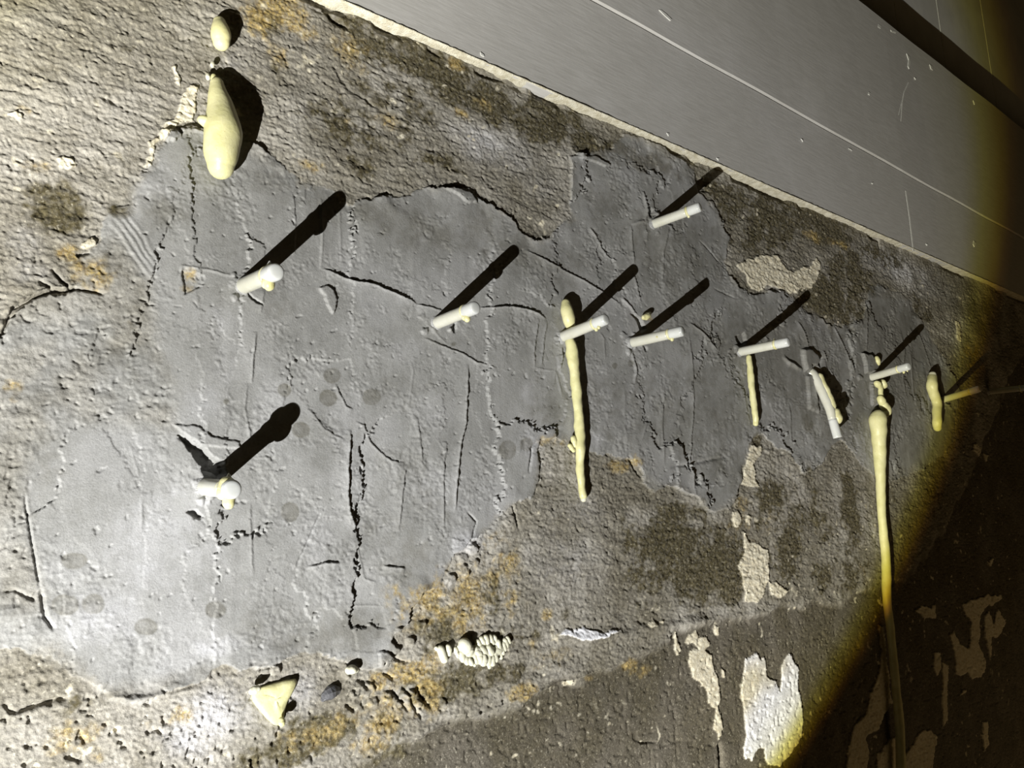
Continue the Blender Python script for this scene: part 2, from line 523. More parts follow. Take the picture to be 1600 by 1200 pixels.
# edges and cracks of the upper plaster on the left
for pts in ([(0, 530), (18, 482), (40, 472), (75, 458), (118, 453), (140, 456), (165, 462)], [(81, 420), (92, 435), (110, 452), (120, 453)],
            [(60, 440), (72, 446), (84, 456)], [(120, 400), (128, 398), (142, 396)]):
    line(pts, 'groove', 0.9 * mm, 3.2 * mm, 0.1)
line([(0, 522), (18, 476), (40, 466), (75, 452), (118, 448)], 'step', 6 * mm, 1.8 * mm, 0.1)
line([(215, 468), (224, 471), (232, 478), (245, 477)], 'groove', 0.6 * mm, 1.6 * mm)
for o_ in (0, 8, 15, 22):
    line([(166 + o_, 345 - o_ * 0.8), (196 + o_, 385 - o_ * .6), (232 + o_ * .6, 440 - o_)], 'groove', 1.1 * mm, 0.40 * mm)
    line([(170 + o_, 344 - o_ * 0.8), (200 + o_, 384 - o_ * .6), (236 + o_ * .6, 439 - o_)], 'ridge', 1.2 * mm, 0.35 * mm)
plate([(282, 424), (300, 427), (317, 434), (316, 448), (298, 455), (286, 462)], -1.6 * mm)
line([(375, 436), (330, 425), (282, 417), (279, 440)], 'ridge', 0.8 * mm, 0.7 * mm)
line([(298, 470), (304, 475), (310, 484)], 'groove', 0.5 * mm, 0.7 * mm)
# layered trowel edges in the repair: listed so that the raised lip lies to the left of the direction of travel
STEPS = [
    ([(650, 476), (640, 470), (610, 458), (585, 446), (550, 440), (520, 428), (503, 420)], 5, 1.6),
    ([(690, 486), (668, 480), (650, 476)], 4, 0.8),
    ([(852, 500), (840, 491), (820, 484), (798, 480), (770, 482), (748, 482)], 5, 1.5),
    ([(970, 478), (955, 466), (940, 456), (910, 438), (870, 418), (845, 405), (818, 390)], 5, 1.1),
    ([(710, 800), (713, 750), (718, 700), (727, 660), (728, 630), (730, 600), (731, 570)], 5, 1.5),
    ([(557, 832), (545, 805), (541, 775), (542, 725), (545, 690), (546, 672)], 6, 1.7),
    ([(535, 686), (520, 680), (505, 672), (490, 650), (480, 640)], 4, 0.5),
    ([(632, 724), (610, 720), (592, 705), (578, 690), (567, 666), (555, 660)], 5, 0.8),
    ([(623, 830), (627, 780), (634, 725)], 5, 0.8),
    ([(692, 830), (692, 780), (692, 728), (696, 700)], 4, 0.7),
    ([(660, 725), (655, 680), (650, 650)], 4, 0.6),
    ([(775, 577), (745, 566), (720, 552), (700, 545), (660, 528)], 5, 0.8),
    ([(835, 575), (833, 550), (840, 498)], 3, 0.9), ([(845, 572), (848, 545), (853, 502)], 3, 0.8),
    ([(872, 580), (878, 560), (876, 540)], 3, 1.2),
    ([(980, 720), (975, 660), (975, 610)], 3, 0.3),
    ([(1085, 785), (1078, 720), (1080, 690), (1083, 620), (1080, 570), (1073, 520)], 5, 0.9),
    ([(945, 560), (944, 530), (937, 520)], 3, 0.5),
    ([(1036, 728), (1034, 660), (1038, 600)], 4, 0.6),
    ([(963, 408), (950, 402), (940, 388), (930, 370), (920, 356)], 4, 1.1),
    ([(1010, 340), (1008, 322), (1002, 300)], 3, 1.6),
    ([(990, 414), (987, 395), (986, 376), (984, 352)], 4, 1.0),
    ([(1000, 472), (994, 448), (988, 428)], 3, 0.9),
    ([(1034, 440), (1035, 395), (1042, 362), (1043, 350)], 4, 0.6),
    ([(1120, 548), (1108, 535), (1095, 520), (1075, 505)], 5, 1.2),
    ([(1118, 546), (1115, 510), (1113, 480)], 3, 0.5),
    ([(1262, 545), (1255, 522), (1244, 502)], 6, 1.2), ([(1335, 584), (1322, 550), (1302, 510)], 8, 1.4),
    ([(1292, 566), (1285, 548)], 5, 1.2), ([(1352, 548), (1352, 500), (1351, 462)], 8, 1.1),
    ([(1415, 625), (1408, 590), (1412, 545), (1405, 515)], 6, 0.9), ([(1455, 580), (1442, 540), (1432, 515)], 8, 1.0),
    ([(1238, 700), (1235, 660), (1232, 630)], 6, 0.7), ([(1175, 680), (1165, 640), (1160, 600)], 5, 0.6),
    ([(500, 310), (503, 380), (500, 422)], 4, 0.7), ([(405, 490), (411, 455)], 3, 0.5), ([(392, 600), (394, 560), (399, 520)], 3, 0.8),
    ([(393, 900), (391, 850), (390, 785)], 4, 0.5), ([(455, 300), (461, 340), (458, 400)][::-1], 4, 0.6),
    ([(393, 700), (382, 640), (385, 600)], 4, 0.5),
    ([(550, 640), (540, 636), (530, 618), (525, 600)], 4, 0.7),
    ([(480, 886), (505, 880), (528, 880)][::-1], 4, 1.2), ([(632, 888), (615, 887), (598, 885)], 4, 1.0),
    ([(590, 910), (570, 905), (556, 840)], 4, 0.4), ([(850, 620), (866, 600), (868, 570)], 4, 0.4),
]
for p, w, hh in STEPS:
    line(p, 'step', w * mm, hh * mm * 1.15, 0.15, 0.35)
GROOVES = [([(38, 770), (45, 820), (55, 880), (62, 920)], .6, 1.8), ([(62, 920), (70, 965), (85, 985)], .9, 2.2),
           ([(500, 798), (480, 845), (456, 897)], .5, 0.9), ([(1090, 376), (1108, 394), (1126, 413)], .9, 1.0),
           ([(1113, 450), (1150, 468)], .9, 0.8), ([(1045, 731), (1085, 723), (1132, 713)], 1.6, 1.3), ([(730, 800), (745, 815), (735, 845)], .7, 1.5),
           ([(0, 925), (22, 922), (55, 938)], .8, 1.5), ([(270, 478), (282, 480)], .4, .7),
           ([(20, 1115), (30, 1112), (62, 1100), (90, 1092), (108, 1092)], 1.3, 3.4), ([(5, 1098), (20, 1116)], 1.0, 2.0),
           ([(825, 740), (828, 700), (838, 690)], .8, 2.0), ([(842, 740), (846, 720)], .8, 1.5),
           ([(980, 712), (997, 742), (1004, 748)], 1.2, 2.2), ([(800, 788), (812, 830)], .9, 2.0),
           ([(1262, 545), (1282, 560), (1278, 575)], 2.2, 3.5), ([(740, 110), (758, 118), (790, 126)], 2.0, 5.0),
           ([(505, 14), (520, 30), (545, 42)], 2.2, 5.0), ([(665, 75), (690, 90)], 1.6, 4.0), ([(892, 168), (905, 174), (935, 182)], 1.6, 4.0),
           ([(1356, 368), (1372, 376), (1374, 390)], 2.2, 5.0), ([(1132, 1205), (1132, 1180), (1128, 1160)], 2.5, 5.0),
           ([(1030, 1160), (1006, 1162), (1000, 1158)], 1.2, 1.8), ([(520, 100), (545, 140), (580, 160), (620, 190)], 1.5, 1.0),
           ([(268, 1082), (300, 1072), (325, 1062)], 1.0, 1.6)]
for p, w, hh in GROOVES:
    line(p, 'groove', w * mm, hh * mm, 0.2, 0.4)
RIDGES = [([(1222, 557), (1232, 568), (1252, 578)], 2.4, 3.2), ([(222, 770), (221, 800), (222, 830)], .7, .5),
          ([(200, 690), (222, 760)], .6, .3), ([(836, 575), (866, 580)], .7, .5), ([(868, 580), (880, 620)], 1.0, .8),
          ([(985, 545), (994, 580), (990, 600)], 1.6, 1.8), ([(1000, 580), (1010, 570)], 1.2, 1.4),
          ([(1010, 325), (1005, 345), (985, 352)], 1.6, 1.5), ([(968, 465), (985, 480), (996, 500)], 1.4, 1.6), ([(1010, 655), (1000, 690)], .9, .5),
          ([(1420, 545), (1424, 590), (1430, 640)], 1.8, 1.2), ([(1450, 600), (1452, 660)], 2.0, 1.2), ([(1472, 628), (1486, 640)], 2.0, 1.5),
          ([(270, 1085), (200, 1092), (170, 1086)], 2.0, 1.5), ([(395, 715), (420, 716), (400, 732)], .7, .4),
          ([(830, 985), (900, 1000), (980, 990), (1060, 975), (1150, 966), (1250, 950)], 5, 2.2),
          ([(640, 560), (645, 580), (638, 640)], .7, .5), ([(530, 300), (532, 420)], .8, .4), ([(660, 500), (700, 540)], .8, .5),
          ([(540, 945), (600, 948)], .6, .4), ([(760, 1010), (730, 1075)], .5, .5)]
for p, w, hh in RIDGES:
    line(p, 'ridge', w * mm, hh * mm, 0.3, 0.4)
# ledge between the rough course and the smooth course below it
line([(1062, 1004), (1010, 1022), (960, 1042), (905, 1058), (850, 1076), (790, 1100), (700, 1134), (620, 1168)][::-1], 'step', 9 * mm, 1.5 * mm, 0.05)
# chips, flakes and hollows round the packers
plate([(497, 452), (510, 446), (521, 455), (526, 468), (523, 484), (519, 490), (510, 478), (505, 462)], 1.8 * mm)
plate([(255, 205), (272, 201), (280, 213), (272, 222), (258, 218)], 3.5 * mm)
plate([(280, 200), (300, 197), (322, 204), (320, 212), (300, 208), (282, 210)], 2.5 * mm)
HOLES = [([(277, 679), (292, 684), (303, 694), (318, 700), (330, 716), (347, 722), (352, 742), (330, 752), (318, 748), (313, 728), (296, 704)], 9),
         ([(290, 801), (303, 797), (312, 803), (317, 808), (311, 813), (300, 806)], 5), ([(312, 811), (318, 818), (322, 824)], 3),
         ([(384, 456), (392, 465), (407, 474), (409, 478), (398, 473), (386, 464)], 4),
         ([(706, 508), (712, 503), (712, 516), (708, 521)], 3),
         ([(985, 490), (992, 500), (1002, 520), (1010, 514), (1000, 496)], 4), ([(1004, 540), (1010, 545), (1008, 552)], 3),
         ([(1148, 525), (1162, 520), (1166, 535), (1156, 545)], 3.5), ([(1010, 322), (1020, 330), (1018, 344), (1008, 335)], 3),
         ([(1085, 270), (1100, 285), (1108, 300), (1092, 300)], 2.0), ([(1262, 570), (1285, 578), (1290, 590), (1266, 586)], 4)]
for p, hh in HOLES:
    plate(p, -hh * mm, 0.9 * mm)
plate([(1344, 552), (1358, 556), (1370, 574), (1362, 584), (1350, 584)], 4 * mm, 1.5 * mm)
plate([(1250, 545), (1268, 545), (1277, 565), (1268, 580), (1255, 582), (1252, 562)], 5 * mm, 3 * mm)
plate([(1258, 588), (1270, 586), (1278, 645), (1262, 640)], 3 * mm, 2 * mm)
plate([(1358, 600), (1372, 600), (1372, 634), (1360, 634)], 3 * mm, 2 * mm)
plate([(690, 296), (712, 294), (735, 302), (744, 318), (728, 318), (712, 306)], 2.2 * mm, 1.2 * mm)
plate([(905, 240), (930, 246), (952, 258), (945, 262), (922, 252), (902, 248)], 2.0 * mm)
plate([(588, 1016), (604, 1020), (612, 1028), (606, 1042), (590, 1040)], 1.5 * mm)
plate([(268, 664), (300, 664), (330, 682), (372, 690), (376, 700), (345, 700), (312, 694), (285, 676)], 1.2 * mm)
# filler crumbled out round the foot of every packer
for (bx, by) in ((380, 447), (325, 765), (682, 505), (878, 527), (985, 536), (1019, 351), (1155, 550), (1360, 590), (1472, 625), (1274, 590)):
    q = 1.0 if bx < 700 else 0.7
    for k in range(9):
        a = rnd.uniform(0, 6.28); d_ = rnd.uniform(8, 26) * q; r_ = rnd.uniform(3, 7.5) * q
        cx, cy = bx + d_ * math.cos(a), by + d_ * math.sin(a)
        plate([(cx + r_ * rnd.uniform(.6, 1.3) * math.cos(j * 1.05), cy + r_ * rnd.uniform(.6, 1.3) * math.sin(j * 1.05)) for j in range(6)], rnd.uniform(.5, 2.0) * mm, 1.0 * mm, 1.0)
# crumbs of stone and mortar along the bottom edge of the repair
for cx, cy, r in ((572, 1075, 14), (555, 1085, 8), (604, 1088, 10), (545, 1047, 13), (582, 1098, 9), (640, 1085, 9), (655, 1100, 7), (690, 1098, 8), (627, 1100, 6), (720, 872, 10),
                  (738, 858, 9), (725, 890, 12), (705, 905, 9), (740, 880, 8), (640, 1000, 8), (620, 985, 7), (660, 975, 8), (430, 1046, 10), (415, 1050, 8), (795, 815, 10)):
    pts = [(cx + r * (0.8 + 0.4 * rnd.random()) * math.cos(a * math.pi / 4), cy + r * (0.7 + 0.4 * rnd.random()) * math.sin(a * math.pi / 4)) for a in range(8)]
    plate(pts, rnd.uniform(1.2, 2.6) * mm, 1.2 * mm, 1.0)
for p in ([(610, 1075), (622, 1090), (640, 1112)], [(650, 1072), (662, 1092), (678, 1108)], [(630, 1072), (645, 1095), (655, 1118)], [(602, 1050), (618, 1062)],
          [(605, 1020), (625, 1032), (640, 1035)], [(560, 1060), (578, 1078)], [(540, 1100), (556, 1112)]):
    line(p, 'groove', 1.2 * mm, 3.0 * mm, 0.2, 0.8)

# colour masks ---------------------------------------------------
def blob(lst, seed, lo=0.30, hi=0.75, amp=0.9):
    out = np.zeros(X.shape, F32)
    nz = fbm(X, Z, 0.016, seed, 3) - 0.5
    nf = fbm(X, Z, 0.004, seed + 3, 2) - 0.5
    for (px, py, rx, ry, s) in lst:
        c = at(px, py); ex = at(px + rx, py) - c; ez = at(px, py + ry) - c
        ax_ = abs(ex[0]); az_ = abs(ez[2])
        dx = (X - F32(c[0])) / F32(ax_); dz = (Z - F32(c[2] - H0)) / F32(az_)
        d = dx * dx + dz * dz
        i = np.nonzero(d < 5)[0]
        out[i] = np.maximum(out[i], s * np.exp(-0.9 * d[i]))
    return sstep(lo, hi, out + (nz * amp + nf * amp * 0.6) * sstep(0.03, 0.3, out))


STAIN = [(515, 1140, 60, 34, 1.1), (440, 1180, 60, 26, 1.0), (690, 1075, 70, 30, .9), (600, 1175, 60, 26, .8), (780, 1050, 40, 24, .7), (740, 1000, 50, 30, .4), (110, 1100, 70, 30, .5), (620, 90, 110, 45, .75), (560, 215, 110, 40, .6), (660, 170, 70, 40, .5), (850, 175, 90, 24, .8), (1000, 248, 70, 16, .8), (1180, 350, 60, 50, .75), (1260, 330, 90, 30, .9), (1300, 470, 60, 50, .8), (1130, 880, 60, 70, .9), (1240, 820, 70, 80, .6), (1000, 860, 40, 70, .7), (790, 1000, 60, 40, .5), (740, 940, 80, 70, .45), (1340, 880, 50, 60, .5), (700, 985, 60, 40, .5), (600, 1140, 60, 30, .5),
         (90, 335, 45, 45, 1.0), (75, 300, 40, 25, .8), (40, 275, 40, 22, .5), (185, 330, 20, 12, .8), (170, 70, 60, 30, .45), (560, 40, 60, 45, .75),
         (600, 130, 80, 40, .6), (520, 180, 60, 50, .5), (700, 120, 55, 50, 1.0), (770, 160, 50, 40, .95), (840, 190, 60, 40, .9), (920, 225, 60, 25, .75),
         (610, 215, 70, 40, .55), (560, 260, 60, 25, .55), (690, 255, 40, 20, .5), (640, 60, 60, 30, .8), (420, 30, 50, 30, .6), (430, 130, 45, 45, .35),
         (1000, 260, 40, 14, .5), (1130, 300, 30, 22, .8), (1200, 340, 60, 35, .85), (1290, 360, 60, 30, .9), (1330, 430, 35, 60, .85), (1290, 480, 50, 28, .8),
         (1200, 400, 40, 30, .5), (1380, 400, 40, 14, .7), (1160, 360, 30, 40, .6), (1440, 480, 30, 40, .5), (1040, 850, 50, 50, 1.0), (1090, 900, 55, 45, 1.0),
         (1010, 910, 30, 50, .8), (1060, 800, 40, 22, .8), (1130, 850, 25, 50, .7), (900, 960, 30, 14, .4), (760, 920, 45, 55, .55), (720, 1060, 55, 30, .6),
         (525, 1135, 28, 18, 1.0), (490, 1160, 45, 22, .85), (420, 1180, 40, 22, .7), (560, 1180, 40, 20, .6), (800, 1040, 30, 20, .5), (640, 1065, 25, 16, .7),
         (1210, 780, 30, 50, .7), (1230, 860, 30, 50, .8), (1275, 790, 20, 60, .7), (1330, 800, 14, 70, 1.0), (1330, 900, 20, 40, .8), (1290, 900, 25, 30, .7),
         (1262, 664, 10, 14, .9), (960, 720, 20, 14, .6), (985, 700, 15, 8, .4), (1270, 610, 30, 12, .3), (180, 420, 40, 30, .45), (220, 500, 25, 60, .35),
         (60, 1080, 70, 18, .45), (130, 1130, 50, 14, .45), (30, 620, 30, 20, .35), (1040, 1160, 40, 30, .0), (150, 560, 60, 40, .2),
         (745, 525, 14, 12, .2), (1400, 820, 30, 80, .45), (1460, 780, 30, 40, .5), (1180, 690, 12, 20, .8), (870, 660, 25, 20, .3), (850, 630, 25, 20, .3)]
OCHRE = [(430, 10, 60, 40, .9), (405, 20, 40, 26, .8), (700, 940, 90, 60, .5), (765, 890, 50, 60, .5), (620, 1105, 90, 40, .5), (660, 1040, 50, 30, .5), (500, 1150, 60, 30, .45), (270, 1125, 60, 22, .45), (130, 1150, 60, 40, .4), (560, 90, 60, 40, .35), (1180, 830, 50, 60, .3), (860, 1030, 60, 20, .35),
         (425, 12, 42, 28, 1.1), (455, 30, 22, 22, .9), (400, 45, 22, 16, .6), (445, 80, 25, 30, .6), (500, 205, 18, 12, .5), (545, 185, 14, 12, .5), (712, 100, 14, 10, .7), (480, 255, 30, 16, .45),
         (600, 185, 30, 18, .4), (720, 178, 14, 8, .6), (660, 930, 26, 26, .65), (690, 960, 32, 20, .65), (735, 920, 35, 40, .6), (780, 880, 30, 35, .55), (800, 940, 22, 28, .5), (640, 1050, 30, 20, .95),
         (590, 1065, 14, 16, 1.05), (668, 1075, 20, 24, .7), (600, 1130, 40, 20, .65), (580, 1160, 34, 20, .55), (540, 1110, 30, 14, .5), (450, 1150, 30, 12, .55), (812, 1080, 22, 16, .95), (830, 1010, 10, 14, .6), (985, 1038, 14, 10, .85),
         (1000, 1050, 22, 14, .5), (920, 1060, 14, 8, .8), (855, 960, 10, 10, .6), (110, 1130, 16, 10, .4), (280, 1115, 25, 16, .65), (90, 1170, 25, 20, .5), (150, 1180, 14, 20, .6), (150, 430, 40, 26, .5),
         (110, 395, 30, 16, .4), (1160, 790, 10, 14, .7), (1150, 820, 16, 14, .5), (1270, 370, 14, 10, .6), (1310, 380, 18, 10, .5), (1520, 560, 20, 26, .5), (20, 610, 18, 24, .5), (30, 170, 22, 10, .4), (60, 260, 40, 14, .35),
         (295, 432, 14, 12, .7), (292, 452, 12, 8, .6), (990, 720, 12, 12, .5), (870, 690, 30, 10, .6), (965, 730, 20, 10, .6), (1010, 495, 8, 8, .6), (750, 160, 20, 14, .4), (1350, 900, 8, 30, .4)]
PALE = [(780, 235, 70, 40, .62), (850, 290, 40, 30, .5), (720, 205, 40, 20, .4), (560, 200, 40, 16, .3), (250, 860, 110, 130, .42), (170, 960, 80, 60, .5), (330, 1010, 50, 20, .45), (90, 850, 60, 80, .2), (340, 1110, 60, 50, .75), (290, 1160, 50, 40, .6), (470, 1080, 40, 40, .55),  # pale patches; the broadest, low left, paints in the torch's hot spot
        (310, 640, 40, 60, .35), (340, 500, 60, 40, .3), (640, 550, 40, 30, .3), (830, 620, 20, 30, .42), (830, 690, 20, 50, .5), (680, 640, 40, 40, .25), (440, 700, 40, 40, .25), (410, 580, 60, 50, .2), (930, 690, 20, 20, .35),
        (1400, 420, 55, 22, .85), (1450, 450, 45, 30, .6), (1500, 500, 40, 40, .35), (880, 880, 60, 70, .40), (900, 800, 50, 30, .35), (300, 60, 60, 50, .12), (360, 100, 40, 50, .3), (30, 150, 60, 60, .1), (60, 430, 50, 26, .45), (40, 380, 40, 30, .4), (110, 470, 30, 20, .3), (580, 420, 60, 40, .2),
        (730, 850, 30, 25, .6), (700, 910, 20, 16, .4), (690, 560, 30, 30, .2), (1290, 430, 20, 20, .2), (1490, 520, 14, 40, .5), (350, 570, 40, 60, .25), (300, 780, 70, 50, .35), (1260, 800, 10, 60, .25), (1310, 810, 8, 60, .3), (1220, 1010, 0.1, 0.1, 0)]
stain = blob(STAIN, 201, 0.22, 0.72)
olive = sstep(0.30, 0.62, fbm(X, Z, 0.05, 215, 3)) * (1 - mort) * (0.36 + 0.22 * np.clip(X, 0, 1)) * sstep(-0.03, 0.10, Z + 0.25)
stain = np.maximum(stain * (1 - 0.45 * smooth_m), olive)
ochre = blob(OCHRE, 221, 0.20, 0.75)
pale = blob(PALE, 241, 0.05, 1.0, 0.32)
DAMP_FADE = [(540, 985, 110, 45, .7), (420, 980, 90, 40, .45), (330, 1055, 90, 22, .6), (640, 760, 90, 70, .45), (560, 690, 60, 60, .3), (430, 470, 50, 40, .3), (640, 350, 130, 36, .75), (830, 400, 90, 40, .7), (250, 330, 50, 40, .7), (410, 280, 50, 40, .55), (760, 360, 60, 40, .6), (1230, 560, 110, 80, .9), (1400, 560, 70, 120, 1.0), (1300, 640, 90, 60, .8),  # damp mortar; the lowest ones paint in the torch light fading outward
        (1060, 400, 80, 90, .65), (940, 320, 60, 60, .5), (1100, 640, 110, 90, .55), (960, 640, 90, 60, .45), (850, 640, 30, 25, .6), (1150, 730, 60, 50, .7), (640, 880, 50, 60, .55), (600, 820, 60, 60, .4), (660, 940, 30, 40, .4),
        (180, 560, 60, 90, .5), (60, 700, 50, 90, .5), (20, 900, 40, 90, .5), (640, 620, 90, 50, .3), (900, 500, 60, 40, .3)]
drk = blob(DAMP_FADE, 261, 0.10, 0.95, 0.75) * mort * 0.66
bloom = sstep(0.46, 0.74, fbm(X, Z, 0.05, 266, 3)) * smooth_m * (1 - drk) * 0.18
pale = np.maximum(pale, bloom)
# round damp finger marks
wet_fade = np.zeros(X.shape, F32)
SPOTS = [(101, 945, 23, 18), (145, 944, 19, 17), (227, 979, 19, 14), (335, 952, 17, 14), (452, 800, 15, 17), (469, 672, 15, 13), (512, 622, 14, 14),
         (580, 620, 15, 14), (519, 587, 14, 13), (820, 695, 11, 11), (790, 703, 14, 16), (115, 876, 22, 14), (443, 610, 12, 11), (352, 628, 5, 5), (708, 538, 4, 4), (985, 568, 5, 6), (960, 572, 4, 5), (1262, 600, 6, 5)]
for (px, py, rx, ry) in SPOTS:
    pts = [(px + rx * math.cos(a * math.pi / 10), py + ry * math.sin(a * math.pi / 10)) for a in range(20)]
    i, d = poly_field(pts, 0.003, 0.35)
    ring = sstep(-0.0004, 0.0010, d) * (0.75 + 0.25 * np.exp(-(d / 0.002) ** 2))
    wet_fade[i] = np.maximum(wet_fade[i], ring * (0.75 + 0.6 * (fbm(X[i], Z[i], 0.006, 301, 2) - 0.5)))
wet_fade = np.maximum(wet_fade, drk)
wet_fade = np.maximum(wet_fade, rough_m * 0.35 * sstep(0.4, 0.7, fbm(X, Z, 0.05, 311, 3)))

# remains of old paint: every flake is cut out of the wall and stands a little proud
FLAKES = [
    [(297, 135), (310, 136), (306, 158), (302, 190), (284, 194), (265, 204), (256, 216), (243, 226), (240, 243), (235, 258), (223, 258), (232, 240), (232, 222), (247, 212), (253, 200), (272, 188), (280, 172), (283, 150)],
    [(266, 102), (275, 101), (277, 112), (284, 122), (280, 135), (274, 128), (272, 115)],
    [(87, 250), (98, 243), (112, 248), (120, 258), (108, 265), (92, 262)], [(14, 178), (24, 174), (34, 178), (34, 186), (22, 184)],
    [(127, 390), (131, 381), (141, 371), (151, 371), (147, 381), (138, 391)],
    [(1150, 414), (1168, 405), (1190, 399), (1204, 401), (1212, 397), (1222, 412), (1230, 422), (1240, 427), (1250, 417), (1263, 415), (1275, 405), (1281, 412), (1277, 436), (1267, 450), (1252, 450), (1242, 459), (1230, 455), (1214, 452), (1198, 445), (1188, 455), (1174, 452), (1164, 432)],
    [(1172, 695), (1190, 697), (1187, 712), (1176, 725), (1180, 748), (1185, 762), (1167, 760), (1157, 758), (1162, 740), (1165, 720)],
    [(1160, 829), (1172, 846), (1186, 850), (1200, 858), (1203, 878), (1200, 905), (1193, 928), (1180, 944), (1164, 941), (1161, 902), (1152, 882), (1163, 866)],
    [(1142, 800), (1152, 800), (1158, 812), (1150, 826), (1143, 815)], [(1165, 806), (1173, 808), (1172, 818), (1164, 815)],
    [(1200, 908), (1212, 910), (1230, 924), (1226, 932), (1204, 930)],
    [(872, 990), (885, 980), (895, 986), (912, 980), (936, 987), (970, 985), (952, 992), (920, 1000), (897, 998)],
    [(1013, 973), (1022, 969), (1027, 977), (1016, 980)], [(1030, 972), (1036, 971), (1035, 977)],
    [(1054, 986), (1060, 995), (1066, 1012), (1067, 1022), (1062, 1025), (1056, 1010)],
    [(1072, 1007), (1078, 992), (1090, 984), (1095, 996), (1108, 994), (1113, 1005), (1106, 1016), (1115, 1024), (1118, 1042), (1125, 1062), (1128, 1090), (1126, 1112), (1134, 1140), (1128, 1155), (1118, 1140), (1122, 1112), (1110, 1095), (1107, 1076), (1088, 1060), (1079, 1040), (1081, 1018), (1092, 1010)],
    [(1117, 980), (1127, 978), (1128, 992), (1121, 994)], [(1130, 1042), (1136, 1050), (1138, 1062), (1131, 1058)], [(881, 1066), (897, 1060), (897, 1068), (884, 1074)],
    [(1167, 1032), (1185, 1020), (1190, 1032), (1198, 1028), (1202, 1056), (1215, 1063), (1221, 1082), (1226, 1062), (1224, 1046), (1229, 1030), (1237, 1020), (1245, 1037), (1251, 1045), (1250, 1076), (1258, 1112), (1256, 1152), (1237, 1180), (1222, 1200), (1204, 1196), (1196, 1170), (1186, 1170), (1180, 1188), (1168, 1186), (1165, 1170), (1170, 1152), (1165, 1110), (1162, 1080), (1165, 1050)],
    [(1376, 975), (1384, 980), (1387, 1020), (1392, 1060), (1397, 1095), (1386, 1115), (1375, 1142), (1355, 1152), (1360, 1176), (1358, 1215), (1322, 1215), (1326, 1170), (1338, 1132), (1359, 1112), (1363, 1085), (1377, 1050), (1380, 1020)],
    [(1374, 1180), (1398, 1150), (1408, 1150), (1408, 1215), (1370, 1215)],
    [(1432, 955), (1442, 945), (1452, 950), (1465, 945), (1465, 965), (1445, 966)],
    [(1505, 945), (1520, 937), (1545, 930), (1568, 930), (1568, 938), (1546, 948), (1535, 960), (1533, 1008), (1542, 1030), (1542, 1050), (1535, 1060), (1522, 1062), (1514, 1052), (1496, 1055), (1493, 1016), (1485, 992), (1492, 985), (1502, 1005), (1517, 1014), (1520, 970), (1510, 960)],
    [(1562, 952), (1575, 972), (1562, 998), (1553, 994), (1550, 1032), (1543, 1000), (1540, 962), (1548, 956), (1555, 976)],
    [(1418, 1178), (1430, 1160), (1440, 1145), (1455, 1140), (1468, 1150), (1462, 1176), (1460, 1215), (1412, 1215)],
    [(1475, 1035), (1485, 1040), (1483, 1075), (1483, 1125), (1477, 1140), (1474, 1095), (1475, 1065)],
    [(1462, 1020), (1472, 1018), (1472, 1045), (1468, 1060), (1461, 1045)], [(1538, 1128), (1546, 1126), (1548, 1165), (1540, 1176)],
    [(1502, 1082), (1513, 1079), (1512, 1086), (1503, 1087)], [(1520, 690), (1535, 700), (1530, 712), (1518, 705)], [(1538, 705), (1548, 712), (1542, 722)],
    [(1545, 878), (1556, 872), (1552, 886)], [(1492, 500), (1500, 505), (1502, 535), (1494, 530)],
]
WHITE = {19, 11}
REG = np.zeros(X.shape, np.int16)          # 0 plaster 1 mortar 2 block 3+ flakes
REG[MORT > 0] = 1
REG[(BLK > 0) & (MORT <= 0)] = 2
cream = np.zeros(X.shape, F32); white = np.zeros(X.shape, F32)
for k, px in enumerate(FLAKES):
    far_k = 1.0 + 0.8 * max(0, (px[0][0] - 700) / 900)
    i, d = poly_field(px, 0.006, 1.0)
    REG[i[d > 0]] = 3 + k
    kk = sstep(-0.0003 * far_k, 0.0006 * far_k, d)
    HT[i] += kk * (0.0008 + 0.0005 * far_k)
    cream[i] = np.maximum(cream[i], kk)
    if k in WHITE:
        white[i] = np.maximum(white[i], kk * sstep(0.3, 0.7, 0.62 + 0.8 * (fbm(X[i], Z[i], 0.05, 333, 2) - 0.5)))
# scattered specks of the same paint too small to lift off
spk = sstep(0.80, 0.86, fbm(X, Z, 0.007, 345, 2)) * (1 - mort) * sstep(0.35, 0.6, fbm(X, Z, 0.08, 351, 2))
cream = np.maximum(cream, spk * 0.8)

co = np.empty((X.size, 3), F32)
co[:, 0] = X; co[:, 1] = -HT; co[:, 2] = Z + F32(H0)
nr, nc = SH
idx = np.arange(nr * nc).reshape(nr, nc)
quads = np.stack([idx[:-1, :-1], idx[:-1, 1:], idx[1:, 1:], idx[1:, :-1]], -1).reshape(-1, 4)
freg = REG[quads[:, 0]]
MA = np.stack([mcol, stain, ochre, cream], -1).astype(F32)
MB_ = np.stack([pale, wet_fade, block * (1 - mcol), white], -1).astype(F32)


def piece(name, sel, parent=None):
    q = quads[sel]
    used, inv = np.unique(q, return_inverse=True)
    me = mesh_np(name, co[used], inv.reshape(q.shape))
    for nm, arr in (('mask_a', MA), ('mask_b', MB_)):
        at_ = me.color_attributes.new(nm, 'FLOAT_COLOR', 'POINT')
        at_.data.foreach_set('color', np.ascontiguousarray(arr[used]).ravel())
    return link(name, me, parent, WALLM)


wall = piece('wall_back', freg == 0)
tag(wall, 'old rough stained plaster cellar wall lit by a torch', kind='structure')
tag(piece('mortar_patch', freg == 1, wall), 'smooth grey cement repair smeared over the old plaster')
tag(piece('foundation_course', freg == 2, wall), 'dark smooth concrete course low on the wall')
for k in range(len(FLAKES)):
    s = freg == 3 + k
    if s.any():
        o = piece('paint_flake', s, wall)
        if k in WHITE:
            o['label'] = 'bright white flake of old paint'
del quads, idx

